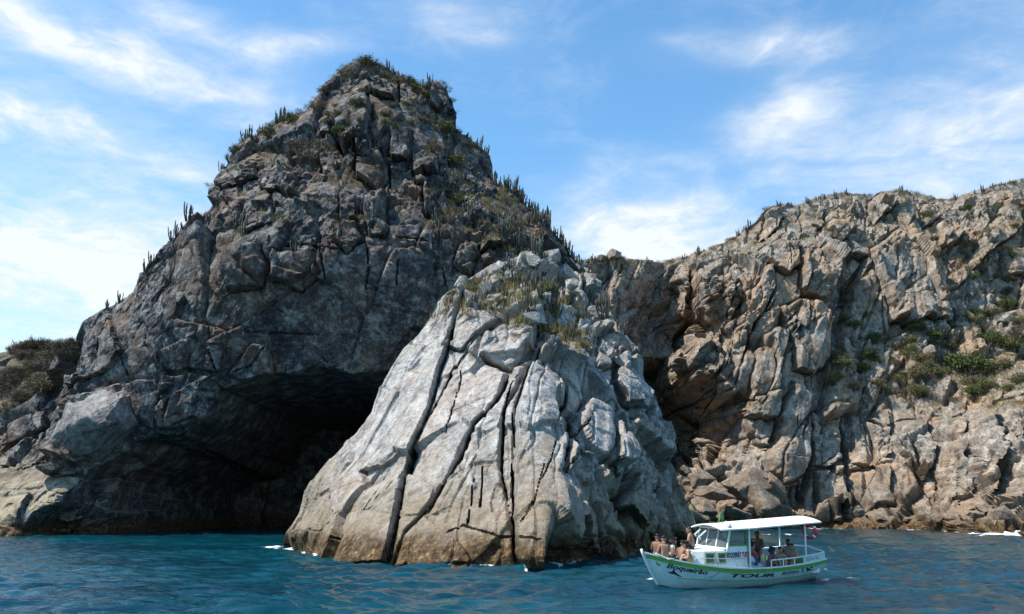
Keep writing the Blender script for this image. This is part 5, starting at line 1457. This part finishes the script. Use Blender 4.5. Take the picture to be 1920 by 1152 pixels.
def cambered(name, x0, x1, zf, half, camber, th, mat, parent, taper=0.0):
    nx, ny = 12, 12
    V, Q = [], []
    for side in (1, 0):
        for i in range(nx + 1):
            u = i / nx; x = x0 + (x1 - x0) * u
            for j in range(ny + 1):
                v = j / ny * 2 - 1
                h = half * (1 - taper * max(0, (u - 0.7) / 0.3) ** 2)
                V.append((x, v * h, zf(x) + camber * (1 - v * v) - (0 if side else th)))
    m = (nx + 1) * (ny + 1)
    I = lambda i, j, s: s * m + i * (ny + 1) + j
    for i in range(nx):
        for j in range(ny):
            Q.append((I(i, j, 0), I(i + 1, j, 0), I(i + 1, j + 1, 0), I(i, j + 1, 0)))
            Q.append((I(i, j + 1, 1), I(i + 1, j + 1, 1), I(i + 1, j, 1), I(i, j, 1)))
    for i in range(nx):
        Q.append((I(i + 1, 0, 0), I(i, 0, 0), I(i, 0, 1), I(i + 1, 0, 1))); Q.append((I(i, ny, 0), I(i + 1, ny, 0), I(i + 1, ny, 1), I(i, ny, 1)))
    for j in range(ny):
        Q.append((I(0, j, 0), I(0, j + 1, 0), I(0, j + 1, 1), I(0, j, 1))); Q.append((I(nx, j + 1, 0), I(nx, j, 0), I(nx, j, 1), I(nx, j + 1, 1)))
    return part(name, V, Q, mat, parent, False)
roof = cambered('roof', 4.52, 6.20, lambda x: 2.43 - 0.02 * (x - 4.5), 1.18, 0.17, 0.06, M['boat_white'], wh, 0.15)
canopy = cambered('canopy', 0.42, 4.78, lambda x: 2.64 - 0.045 * x, 1.22, 0.20, 0.05, M['canvas'], boat)
bars('canopy_edge_rail', [[(0.45, s * 1.17, 2.58), (4.7, s * 1.17, 2.39)] for s in (1, -1)], 0.03, M['steel'], canopy)
bars('canopy_batten', [[(x, y, 2.60 - 0.045 * x + 0.2 * (1 - (y / 1.22) ** 2)) for y in np.linspace(-1.15, 1.15, 7)] for x in (1.3, 2.2, 3.1, 4.0)], 0.022, M['boat_white'], canopy)
for (x, s) in ((1.35, 1), (2.25, -1), (4.70, 1), (4.70, -1), (0.75, -1)):
    y = s * 1.08
    bars('canopy_post', [[(x, y, deck_z(x)), (x, y, 2.64 - 0.045 * x)]], 0.042, M['boat_white'], boat, 6)
# spotlight and little mast on the roof
V, Q = [], []
tube(V, Q, [(5.72, 0.95, 2.47), (5.72, 0.95, 2.50), (5.72, 0.95, 2.56), (5.72, 0.95, 2.61)], [0.10, 0.12, 0.105, 0.05], 12)
part('roof_lamp', V, Q, M['steel'], roof, True)
bars('mast', [[(5.55, 0.12, 2.55), (5.42, 0.10, 3.05)], [(5.30, 0.05, 2.55), (5.42, 0.10, 3.05)], [(5.42, -0.12, 2.55), (5.42, 0.08, 3.0)]], 0.014, M['boat_frame_green'], roof)
bars('antenna', [[(6.05, -0.85, 2.5), (6.15, -0.9, 2.9), (6.32, -0.95, 3.45)]], 0.010, M['boat_frame_green'], roof, 5)
# rails
def rail(name, s, x0, x1, h, r, mat, step, x_solid=None):
    xs = np.linspace(x0, x1, 24)
    top = [(x, s * (hb(x) - 0.03), hs(x) + h) for x in xs]
    rl = bars(name, [top], r, mat, boat, 6)
    n = max(2, int(abs(x1 - x0) / step) + 1)
    for x in np.linspace(x0, x1, n):
        bars('stanchion', [[(x, s * (hb(x) - 0.03), hs(x)), (x, s * (hb(x) - 0.03), hs(x) + h)]], r * 0.9, mat, rl, 5)
    return rl
rail('side_rail', 1, 3.75, 0.12, 0.30, 0.032, M['boat_white'], 0.72)
rail('side_rail', -1, 4.65, 0.12, 0.46, 0.036, M['boat_white'], 0.9)
bars('stern_rail', [[(0.10, -hb(0.1) + .03, hs(0) + 0.46), (0.02, 0, hs(0) + 0.46), (0.10, hb(0.1) - .03, hs(0) + 0.30)]], 0.034, M['boat_white'], boat)
bars('foredeck_rail', [[(7.60, 0.92, hs(7.6)), (7.60, 0.90, 1.22), (7.05, 1.0, 1.22), (6.2, 1.08, 1.18), (4.9, 1.10, 1.16)]] + [[(x, 1.06, 1.17), (x - 0.06, 1.2, hs(x) + 0.03)] for x in (6.5, 5.6, 4.95)], 0.016, M['steel'], boat)
V, Q = [], []
for s in (1,):
    o = len(V)
    xs = np.linspace(0.06, 1.70, 10)
    for x in xs:
        y = hb(x) - 0.02
        V += [(x, y, hs(x) + 0.03), (x, y, hs(x) + 0.29), (x, y - 0.03, hs(x) + 0.29), (x, y - 0.03, hs(x) + 0.03)]
    for k in range(len(xs) - 1):
        for j in range(4): Q.append((k * 4 + j, (k + 1) * 4 + j, (k + 1) * 4 + (j + 1) % 4, k * 4 + (j + 1) % 4))
bul = part('stern_bulwark', V, Q, M['boat_hull'], boat)
V, Q = [], []
for k, x in enumerate(np.linspace(0.62, 1.5, 9)):
    h = 0.06 + 0.05 * ((k * 7) % 3); y = hb(x) - 0.012
    box(V, Q, x - 0.025 - 0.01 * (k % 2), x + 0.02, y, y + 0.006, hs(x) + 0.09, hs(x) + 0.10 + h)
part('faded_marks', V, Q, M['ink_grey'], bul)
# benches, engine box, stern step
bevel_box('bench', (0.35, 3.6, -1.12, -0.72, 0.36, 0.80), M['boat_white'], boat, 0.02)
bevel_box('bench', (0.45, 3.3, 0.62, 1.00, 0.36, 0.66), M['boat_white'], boat, 0.02)
bevel_box('engine_box', (3.2, 4.5, -0.4, 0.4, 0.30, 0.82), M['boat_white'], boat, 0.03)
V, Q = [], []
tube(V, Q, [(0.05, 0.25, 0.46), (-0.25, 0.28, 0.43), (-0.62, 0.30, 0.39), (-0.78, 0.31, 0.36)], [0.05, 0.085, 0.08, 0.02], 8)
part('stern_exhaust_fin', V, Q, M['boat_white'], boat, True)
bevel_box('rudder', (-0.30, -0.02, -0.03, 0.03, -0.45, 0.55), M['boat_dark'], boat, 0.01)

# lettering laid on the planking
def hull_at(px, py):
    o = BMI @ CAMV; d = (BMI.to_3x3() @ Vector(ray(px, py))).normalized()
    y = 1.2
    for _ in range(30):
        t = (y - o.y) / d.y
        q = o + d * t
        y = 0.5 * y + 0.5 * hull_y(min(max(q.x, 0.02), 9.5), q.z)
    t = (y - o.y) / d.y; q = o + d * t
    return q.x, q.z
def text_mesh(txt, shear=0.0, bold=0.0):
    cu = bpy.data.curves.new('lettering', 'FONT')
    cu.body = txt; cu.shear = shear; cu.offset = bold; cu.resolution_u = 3
    ob = bpy.data.objects.new('lettering', cu); COL.objects.link(ob)
    bpy.context.view_layer.update()
    dg = bpy.context.evaluated_depsgraph_get()
    me = bpy.data.meshes.new_from_object(ob.evaluated_get(dg))
    bpy.data.objects.remove(ob); bpy.data.curves.remove(cu)
    bm = bmesh.new(); bm.from_mesh(me)
    bmesh.ops.triangulate(bm, faces=bm.faces[:])
    bmesh.ops.subdivide_edges(bm, edges=[e for e in bm.edges if e.calc_length() > 0.3], cuts=2)
    bm.to_mesh(me); bm.free(); me.materials.clear()
    return me
def hull_text(name, txt, p0, p1, height, mat, shear=0.0, bold=0.0):
    """p0, p1: start and end of the base line in the photograph"""
    me = text_mesh(txt, shear, bold)
    co = np.array([v.co[:] for v in me.vertices])
    u = (co[:, 0] - co[:, 0].min()) / (np.ptp(co[:, 0])); v = co[:, 1]
    (x0, z0), (x1, z1) = hull_at(*p0), hull_at(*p1)
    for k, vt in enumerate(me.vertices):
        x = x0 + (x1 - x0) * u[k]; z = z0 + (z1 - z0) * u[k] + v[k] * height / 0.7
        z += (hs(x) - (hs(x0) + (hs(x1) - hs(x0)) * u[k])) * 0.8
        vt.co = (x, hull_y(x, z) + 0.012, z)
    return link_mesh(name, me, mat, hull)
hull_text('lettering', 'Boqueir\u00e3o', (1249, 1064.5), (1326, 1078), 0.20, M['ink'], 0.35, 0.028)
hull_text('lettering', 'TOUR', (1369, 1082), (1452, 1081), 0.14, M['ink'], 0.25, 0.04)
hull_text('lettering', '384 870974', (1465, 1078), (1497, 1075), 0.13, M['ink'], 0.1, 0.012)
hull_text('lettering', 'K', (1502, 1073), (1508, 1072.5), 0.16, M['ink_blue'], 0.0, 0.05)
def hull_shape(name, pts, mat, e=0.012):
    w = [hull_at(*p) for p in pts]
    V = [(x, hull_y(x, z) + e, z) for x, z in w]
    cx = sum(p[0] for p in w) / len(w); cz = sum(p[1] for p in w) / len(w)
    V.append((cx, hull_y(cx, cz) + e + 0.004, cz)); n = len(w)
    return part(name, V, [(j, (j + 1) % n, n) for j in range(n)], mat, hull)
hull_shape('ray_emblem', [(1250, 1072), (1258, 1073), (1263.5, 1067), (1266, 1073), (1271, 1077.5), (1280, 1083), (1270, 1080.5), (1264, 1077), (1258, 1076.5)], M['ink'])
hull_shape('leaf_emblem', [(1229, 1053), (1233, 1054), (1234, 1057), (1240, 1058.5), (1236, 1060), (1238, 1062.5), (1233, 1061), (1230, 1058)], M['boat_green'])
hull_shape('flag_emblem', [(1511.5, 1064.5), (1524, 1061.5), (1524, 1068.5), (1512, 1071.5)], M['ink'])
hull_shape('flag_diagonal', [(1512.5, 1063.8), (1514.5, 1063.3), (1524, 1067.0), (1524, 1069)], M['boat_white'], 0.019)
# ribbon line by the word on the side
rb = [(1330, 1083), (1338, 1080), (1346, 1075), (1353, 1071), (1360, 1069), (1372, 1070)]
bars('ribbon_emblem', [[(x, hull_y(x, z) + 0.008, z) for x, z in (hull_at(*p) for p in rb)]], 0.011, M['ink_blue'], hull, 4)
# name on the cabin side
def cabin_text(txt, x0, x1, z0, h, mat):
    me = text_mesh(txt, 0.12, 0.035)
    co = np.array([v.co[:] for v in me.vertices]); w = np.ptp(co[:, 0]); m0 = co[:, 0].min()
    for k, vt in enumerate(me.vertices):
        x = x0 + (x1 - x0) * (co[k, 0] - m0) / w
        z = z0 + co[k, 1] * h / 0.7
        y = np.interp(x, [4.75, 6.15], [1.02 - 0.05 * (z - 0.45) / 1.05, 0.98 - 0.05 * (z - 0.45) / 1.05]) if z < 1.40 else 1.0
        vt.co = (x, max(y, 1.0 if z > 1.38 else 0) + 0.012, z)
    return link_mesh('lettering', me, mat, trunk)
cabin_text('BOQUEIR\u00c3O', 5.90, 5.13, 1.20, 0.21, M['ink'])
cabin_text('TUR', 5.06, 4.79, 1.20, 0.22, M['ink_red'])

# things carried on board
def on_boat(o): 
    o.matrix_world = BM @ o.matrix_world
def local(p): return BM @ Vector(p)
M['red'] = paint('lifebuoy_red', (0.60, 0.02, 0.04), 0.5, 0.1)
def lifebuoy(p):
    root = empty('lifebuoy', local(p)); root.rotation_euler = (boat.rotation_euler.to_matrix() @ Matrix.Rotation(R(35), 3, 'Z')).to_euler()
    V, Q = [], []
    n, m = 24, 10
    for i in range(n):
        a = 2 * math.pi * i / n
        for j in range(m):
            c = 2 * math.pi * j / m
            rr = 0.27 + 0.075 * math.cos(c)
            V.append((0.075 * math.sin(c), rr * math.cos(a), rr * math.sin(a)))
    for i in range(n):
        for j in range(m): Q.append((i * m + j, i * m + (j + 1) % m, ((i + 1) % n) * m + (j + 1) % m, ((i + 1) % n) * m + j))
    part('ring', V, Q, M['red'], root, True)
    for a0 in (0.78, 2.36, 3.93, 5.5):
        V, Q = [], []
        tube(V, Q, [(0.0, 0.27 * math.cos(a0 + d), 0.27 * math.sin(a0 + d)) for d in (-.14, 0, .14)], [0.082] * 3, 10)
        part('band', V, Q, M['boat_white'], root, True)
    tag(root, 'red ring lifebuoy hanging on the rear canopy post of the boat', 'lifebuoy')
lifebuoy((0.98, 1.02, 2.18))
def vest(name, p, col, label, sz=(0.22, 0.12, 0.26)):
    m = paint('vest_' + name, col, 0.7, 0.15)
    root = empty('life_jacket', local(p)); root.rotation_euler = (prng.gauss(0, .3), prng.gauss(0, .3), PHI + prng.gauss(0, .5))
    for s in (-1, 1):
        V, Q = [], []
        tube(V, Q, [(s * 0.10, 0, -sz[2] * .5), (s * .11, 0.02, -sz[2] * .2), (s * .10, .02, sz[2] * .3), (s * .05, -.02, sz[2] * .55)], [0.06, 0.10, 0.095, 0.05], 8)
        part('float_panel', V, Q, m, root, True)
    V, Q = [], []; box(V, Q, -0.2, 0.2, 0.085, 0.105, -0.06, -0.02); part('strap', V, Q, M['ink'], root)
    tag(root, label, 'life jacket', 'life jackets heaped behind the cabin')
vest('ochre', (4.45, 0.55, 1.05), (0.50, 0.27, 0.05), 'ochre life jacket leaning against the rear cabin wall of the boat')
vest('white', (4.15, 0.62, 1.02), (0.78, 0.76, 0.68), 'white life jacket in the heap behind the boat cabin')
vest('blue', (3.85, 0.55, 0.95), (0.03, 0.10, 0.45), 'blue life jacket in the heap behind the boat cabin')
vest('red', (3.70, 0.35, 1.12), (0.60, 0.08, 0.04), 'orange-red life jacket lying on the engine box of the boat')
vest('yellow', (3.35, 0.50, 1.05), (0.80, 0.78, 0.30), 'pale yellow life jacket nearest the passengers on the boat')
def bundle():
    root = empty('net_bundle', local((5.36, 0.10, 2.86))); V, Q = [], []
    mm = paint('green_netting', (0.05, 0.17, 0.06), 0.8, 0.3, 9.0)
    tube(V, Q, [(0, 0, -.16), (.03, 0, -.10), (.02, .02, .03), (-.03, 0, .13), (-.02, 0, .2)], [0.03, 0.08, 0.095, 0.075, 0.02], 9)
    part('folds', V, Q, mm, root, True)
    bars('cord', [[(0.02, 0, -.15), (.05, .02, -.28)], [(-.05, 0, .18), (0.0, .0, .26)]], 0.014, mm, root)
    tag(root, 'rolled green cloth or netting tied on top of the boat roof', 'bundle')
bundle()
def cooler():
    root = empty('cool_box', local((1.95, 0.25, 0.42))); root.rotation_euler = (0, 0, math.pi + PHI)
    mm = paint('cooler_blue', (0.02, 0.28, 0.45), 0.45, 0.1)
    bevel_box('body', (-.32, .32, -.22, .22, 0, .50), mm, root, 0.03)
    bevel_box('lid', (-.34, .34, -.24, .24, .505, .60), M['boat_white'], root, 0.03)
    tag(root, 'teal blue cool box between the passengers at the stern', 'cool box')
cooler()

bars('mooring_rope', [[(9.2, 0.28, 1.42), (9.0, 0.45, 1.36), (8.75, 0.56, 1.20), (8.5, 0.68, 1.24)], [(9.2, 0.28, 1.42), (9.05, 0.2, 1.45), (8.9, 0.1, 1.36)]], 0.018, M['canvas'], boat)

# ------------------------------------------------------------------ passengers
SKINS = {'tan': (0.42, 0.22, 0.13), 'light': (0.52, 0.31, 0.20), 'brown': (0.22, 0.105, 0.06), 'deep': (0.11, 0.052, 0.032)}
SM = {k: paint('skin_' + k, v, 0.55, 0.10, 7.0) for k, v in SKINS.items()}
HAIR = paint('hair_dark', (0.012, 0.010, 0.009), 0.6, 0.2, 20.0)
CM = {}
def cloth(name, col):
    if name not in CM: CM[name] = paint('cloth_' + name, col, 0.85, 0.18, 8.0)
    return CM[name]
def skin_obj(name, verts, edges, radii, mat, parent, root=0, sub=2):
    me = bpy.data.meshes.new(name)
    me.from_pydata([tuple(v) for v in verts], edges, [])
    o = link_mesh(name, me, mat, parent)
    md = o.modifiers.new('skin', 'SKIN'); md.use_smooth_shade = True; md.branch_smoothing = 0.4
    sv = me.skin_vertices[0].data
    for k, r in enumerate(radii):
        sv[k].radius = (r * 1.22, r * 1.22) if not isinstance(r, tuple) else (r[0] * 1.22, r[1] * 1.22)
        sv[k].use_root = (k == root)
    s2 = o.modifiers.new('sub', 'SUBSURF'); s2.levels = sub; s2.render_levels = sub
    return o
def person(loc, yaw, label, skin='tan', shorts=('black', (0.02, 0.02, 0.025)), top=None, lean=0.15, head_yaw=0.0, arms='knees', legs='sit', hair='short', scale=1.0, bikini=None, hat=None):
    """seated figure, facing its own +x; loc is the point of the boat it sits on"""
    root = empty('person', local(loc))
    root.rotation_euler = (boat.rotation_euler.to_matrix() @ Matrix.Rotation(yaw, 3, 'Z')).to_euler()
    root.scale = (scale * 1.06,) * 3
    tag(root, label, 'person')
    S, Cc = math.sin(lean), math.cos(lean)
    def up(h, y=0.0, f=0.0):          # a point on the leaning trunk
        return Vector((S * h + f * Cc, y, 0.10 + Cc * h - f * S))
    V, E, Rr = [], [], []
    def add(p, r, prev=None):
        V.append(Vector(p)); Rr.append(r)
        if prev is not None: E.append((prev, len(V) - 1))
        return len(V) - 1
    pel = add((0, 0, 0.10), (0.135, 0.115))
    waist = add(up(0.20), (0.125, 0.095), pel)
    chest = add(up(0.38), (0.155, 0.110), waist)
    nb_ = add(up(0.50), (0.075, 0.070), chest)
    neck = add(up(0.545, 0, 0.015), 0.052, nb_)
    hd = Vector((math.cos(head_yaw), math.sin(head_yaw), 0))
    h0 = V[neck] + Vector((0.02, 0, 0.045))
    jaw = add(h0 + hd * 0.02, (0.068, 0.075), neck)
    mid = add(h0 + hd * 0.012 + Vector((0, 0, 0.085)), (0.078, 0.095), jaw)
    crown = add(h0 + Vector((0, 0, 0.155)), (0.06, 0.07), mid)
    hands = []
    for s in (1, -1):
        sh = add(up(0.455, s * 0.185), 0.060, chest)
        if arms == 'knees':
            el = add(up(0.20, s * 0.25, 0.10), 0.046, sh); wr = add(Vector((0.36, s * 0.16, 0.24)), 0.032, el)
        elif arms == 'rail':
            el = add(up(0.24, s * 0.30, -0.06), 0.046, sh); wr = add(Vector((-0.02, s * 0.36, 0.06)), 0.032, el)
        elif arms == 'fold':
            el = add(up(0.18, s * 0.26, 0.05), 0.046, sh); wr = add(up(0.20, -s * 0.02, 0.20), 0.032, el)
        else:
            el = add(up(0.22, s * 0.27, 0.12), 0.046, sh); wr = add(up(0.30, s * 0.14, 0.36), 0.032, el)
        d = (V[wr] - V[el]).normalized()
        pa = add(V[wr] + d * 0.07, (0.038, 0.022), wr)
        hands.append((V[pa].copy(), d, s))
    ank = []
    for s in (1, -1):
        hp = add((0.02, s * 0.095, 0.09), 0.092, pel)
        if legs == 'sit':
            kn = add((0.43, s * 0.13, 0.11), 0.062, hp); an = add((0.46, s * 0.12, -0.32), 0.040, kn)
        elif legs == 'up':
            kn = add((0.36, s * 0.13, 0.36), 0.062, hp); an = add((0.50, s * 0.12, 0.00), 0.040, kn)
        else:  # stretched out
            kn = add((0.42, s * 0.12, 0.16), 0.062, hp); an = add((0.82, s * 0.11, 0.05), 0.040, kn)
        fo = add(V[an] + Vector((0.10, s * 0.01, -0.045)), (0.042, 0.03), an)
        add(V[fo] + Vector((0.09, s * 0.01, -0.01)), (0.036, 0.02), fo)
        ank.append((hp, kn))
    skin_obj('body', V, E, Rr, SM[skin], root)
    # fingers: four unequal ones curled round, and a thumb off the side of the palm
    for p, d, s in hands:
        FV, FQ = [], []
        side = d.cross(Vector((0, 0, 1))).normalized() if abs(d.z) < 0.95 else Vector((0, 1, 0))
        nrm = side.cross(d).normalized()
        for k, L in enumerate((0.068, 0.078, 0.072, 0.056)):
            b0 = p + d * 0.015 + side * (k - 1.5) * 0.018
            tube(FV, FQ, [tuple(b0), tuple(b0 + d * L * .5 - nrm * .006), tuple(b0 + d * L * .85 - nrm * .028)], [0.0095, 0.009, 0.0065], 5)
        b0 = p - d * 0.03 + side * s * 0.03
        tube(FV, FQ, [tuple(b0), tuple(b0 + side * s * 0.03 + d * .02), tuple(b0 + side * s * .035 + d * .05)], [0.012, 0.0105, 0.007], 5)
        part('hand', FV, FQ, SM[skin], root, True)
    # face
    hc = h0 + hd * 0.012 + Vector((0, 0, 0.085)); sd = Vector((-hd.y, hd.x, 0))
    FV, FQ = [], []
    tube(FV, FQ, [tuple(hc + hd * 0.10 + Vector((0, 0, 0.012))), tuple(hc + hd * 0.122 - Vector((0, 0, 0.022))), tuple(hc + hd * 0.10 - Vector((0, 0, 0.032)))], [0.010, 0.016, 0.008], 5)
    part('nose', FV, FQ, SM[skin], root, True)
    for s in (1, -1):
        FV, FQ = [], []
        e = hc + sd * s * 0.085 - hd * 0.01
        tube(FV, FQ, [tuple(e - Vector((0, 0, .028))), tuple(e + sd * s * .012), tuple(e + Vector((0, 0, .03)))], [0.010, 0.016, 0.010], 5)
        part('ear', FV, FQ, SM[skin], root, True)
    for s in (1, -1):
        FV, FQ = [], []
        e = hc + hd * 0.098 + sd * s * 0.032 + Vector((0, 0, 0.015))
        tube(FV, FQ, [tuple(e - sd * .014), tuple(e + hd * .006), tuple(e + sd * .014)], [0.004, 0.008, 0.004], 5)
        part('eye', FV, FQ, HAIR, root, True)
    FV, FQ = [], []
    m0 = hc + hd * 0.096 - Vector((0, 0, 0.058))
    tube(FV, FQ, [tuple(m0 - sd * .022), tuple(m0 + hd * .004), tuple(m0 + sd * .022)], [0.003, 0.007, 0.003], 5)
    part('mouth', FV, FQ, HAIR, root, True)
    # hair: cap over the skull, longer if asked
    HV = [hc + Vector((0, 0, 0.025)) - hd * 0.022, hc + Vector((0, 0, 0.075)) - hd * 0.015, hc + Vector((0, 0, 0.105)) + hd * 0.02]
    HR = [(0.090, 0.104), (0.090, 0.102), 0.062]
    HE = [(0, 1), (1, 2)]
    if hair == 'long':
        HV += [hc - hd * 0.07 - Vector((0, 0, 0.07)), hc - hd * 0.09 - Vector((0, 0, 0.20))]; HR += [0.06, 0.035]; HE += [(0, 3), (3, 4)]
    elif hair == 'bun':
        HV += [hc - hd * 0.09 + Vector((0, 0, 0.05)), hc - hd * 0.135 + Vector((0, 0, 0.04))]; HR += [0.045, 0.045]; HE += [(0, 3), (3, 4)]
    skin_obj('hair', HV, HE, HR, HAIR, root)
    if hat:
        hm = cloth(hat[0], hat[1]); HV, HQ = [], []
        c = hc + Vector((0, 0, 0.07))
        tube(HV, HQ, [tuple(c), tuple(c + Vector((0, 0, .012))), tuple(c + Vector((0, 0, .016))), tuple(c + Vector((0, 0, .07))), tuple(c + Vector((0, 0, .10)))], [0.20, 0.20, 0.115, 0.11, 0.06], 14)
        part('hat', HV, HQ, hm, root, True)
    if shorts:
        cm = cloth(*shorts)
        SV = [Vector((0, 0, 0.10)), up(0.10)]; SR = [(0.152, 0.132), (0.138, 0.118)]; SE = [(0, 1)]
        for hp, kn in ank:
            a = len(SV); SV += [V[hp].copy(), V[hp].lerp(V[kn], 0.55)]; SR += [0.108, 0.098]; SE += [(0, a), (a, a + 1)]
        skin_obj('shorts', SV, SE, SR, cm, root)
    if bikini:
        cm = cloth(*bikini)
        BV, BQ = [], []
        ring = [up(0.37, 0.165 * math.cos(a), 0.125 * math.sin(a)) for a in np.linspace(0, 2 * math.pi, 17)]
        tube(BV, BQ, [tuple(p) for p in ring], [0.022] * 17, 6)
        for s in (1, -1): tube(BV, BQ, [tuple(up(0.38, s * .07, .12)), tuple(up(0.49, s * .06, .05)), tuple(up(0.53, 0, -0.05))], [0.03, 0.012, 0.010], 5)
        part('bikini_top', BV, BQ, cm, root, True)
    if top:
        cm = cloth(*top)
        TV = [up(0.06), up(0.20), up(0.38), up(0.50)]; TR = [(0.148, 0.128), (0.140, 0.112), (0.170, 0.126), (0.082, 0.078)]; TE = [(0, 1), (1, 2), (2, 3)]
        for s in (1, -1):
            a = len(TV); TV += [up(0.455, s * 0.175), up(0.34, s * 0.215, 0.03)]; TR += [0.074, 0.062]; TE += [(2, a), (a, a + 1)]
        skin_obj('shirt', TV, TE, TR, cm, root)
    return root
PI = math.pi
dk = ('black', (0.02, 0.02, 0.025)); navy = ('navy', (0.02, 0.03, 0.09)); pink = ('pink', (0.62, 0.20, 0.25)); teal = ('teal', (0.02, 0.25, 0.38)); orange = ('orange', (0.75, 0.38, 0.08)); grey = ('grey', (0.30, 0.32, 0.33)); plum = ('plum', (0.24, 0.07, 0.11)); white = ('white', (0.75, 0.74, 0.70))
# on the foredeck
person((8.72, 0.34, 1.18), -1.75, 'bare-chested man with his back turned, sitting nearest the bow of the boat', 'tan', navy, lean=0.12, head_yaw=-0.5, arms='knees', legs='sit')
person((8.55, -0.45, 1.20), 3.6, 'dark-haired person half hidden behind the man at the bow', 'brown', grey, lean=0.1, head_yaw=0.6, arms='fold', legs='up')
person((8.10, 0.50, 1.04), PI + 0.3, 'hunched man in black and pink shorts, second from the bow', 'brown', dk, lean=0.45, head_yaw=0.3, arms='knees', legs='out')
person((7.62, 0.70, 0.99), -0.5, 'woman in an orange bikini leaning forward beside the fore hatch', 'light', orange, lean=0.35, head_yaw=0.7, arms='knees', legs='up', hair='long', bikini=orange)
person((7.02, 0.10, 1.53), -0.9, 'man in dark swim trunks sitting high on the front of the cabin', 'tan', dk, lean=0.22, head_yaw=0.6, arms='knees', legs='sit')
person((7.75, -0.45, 1.04), 2.4, 'woman in a white top facing the group from the far side of the foredeck', 'tan', teal, top=white, lean=0.1, arms='fold', legs='sit', hair='long')
# helmsman
person((5.05, -0.25, 1.28), 0.0, 'helmsman seen dimly through the green framed cabin window', 'brown', navy, top=navy, lean=0.05, arms='reach', legs='sit')
# at the stern
person((2.25, -0.95, 1.12), 0.55, 'tall bare-chested man perched highest on the far rail under the canopy', 'brown', teal, lean=0.25, head_yaw=0.3, arms='knees', legs='sit', scale=1.06)
person((2.75, -0.80, 0.86), -0.5, 'dark-skinned person seated in shade left of the tall man', 'deep', navy, lean=0.15, head_yaw=-0.4, arms='fold', legs='sit')
person((3.00, -0.45, 0.84), -0.9, 'woman in a pale sun hat sitting by the far canopy post', 'tan', dk, lean=0.2, head_yaw=-0.3, arms='knees', legs='sit', hair='long', bikini=dk, hat=white)
person((3.12, 0.55, 0.60), 1.9, 'person in a plum pink shirt low by the front end of the side rail', 'brown', plum, top=plum, lean=0.3, arms='knees', legs='up', hair='long')
person((2.58, 0.62, 0.64), 1.2, 'person with bare brown back leaning on the side rail', 'tan', dk, lean=0.35, head_yaw=0.3, arms='fold', legs='up')
person((1.62, 0.55, 0.70), 0.3, 'passenger in dark shorts seated sideways just left of the near canopy post', 'tan', dk, lean=0.12, head_yaw=0.2, arms='knees', legs='sit')
person((1.05, -0.25, 0.82), 0.5, 'passenger in shade partly hidden behind the near canopy post', 'deep', dk, top=grey, lean=0.1, arms='fold', legs='sit')

# ------------------------------------------------------------------ birds far up
def bird(px, py, Y, span, label):
    root = empty('bird', tuple(at(px, py, Y)), 0.6)
    m = M['ink']
    V, Q = [], []
    tube(V, Q, [(-.28, 0, 0), (-.12, 0, .01), (.12, 0, .02), (.26, 0, .03), (.34, 0, .02)], [0.015, .06, .07, .045, .012], 7)
    part('body', V, Q, m, root, True)
    for s in (1, -1):
        V = [(.10, 0.04 * s, .03), (.14, .45 * s, .16), (.02, 1.0 * s, .08), (-.06, .5 * s, .13), (-.10, .04 * s, .02)]
        V += [(x, y, z - 0.012) for x, y, z in V]
        Q = [(0, 1, 2, 3, 4), (9, 8, 7, 6, 5)] + [(j, 5 + j, 5 + (j + 1) % 5, (j + 1) % 5) for j in range(5)]
        part('wing', V, Q, m, root)
    root.scale = (span / 2,) * 3
    tag(root, label, 'bird', 'birds over the cliff')
bird(1787, 329, 230, 0.9, 'left one of two tiny dark birds flying just over the cliff rim')
bird(1804, 329.5, 230, 0.9, 'right one of two tiny dark birds flying just over the cliff rim')
bird(1880, 97, 240, 0.8, 'single faint bird high in the sky at the far right')

# ------------------------------------------------------------------ each label singles out one thing
ORD = ['first', 'second', 'third', 'fourth', 'fifth', 'sixth', 'seventh', 'eighth', 'ninth', 'tenth', 'eleventh', 'twelfth', 'thirteenth', 'fourteenth', 'fifteenth', 'sixteenth', 'seventeenth', 'eighteenth', 'nineteenth', 'twentieth']
TENS = {2: 'twenty', 3: 'thirty', 4: 'forty', 5: 'fifty', 6: 'sixty', 7: 'seventy'}
def ordinal(k):
    if k <= 20: return ORD[k - 1]
    t, u = divmod(k, 10)
    return (TENS[t][:-1] + 'ieth') if u == 0 else TENS[t] + '-' + ORD[u - 1]
byl = {}
for o in scene.objects:
    if o.parent is None and 'label' in o and 'group' in o:
        byl.setdefault(o['label'], []).append(o)
for lab, os_ in byl.items():
    if len(os_) < 2: continue
    os_.sort(key=lambda o: o.location.x / max(o.location.y, 1))
    for k, o in enumerate(os_):
        o['label'] = ordinal(k + 1) + ' from left, ' + lab
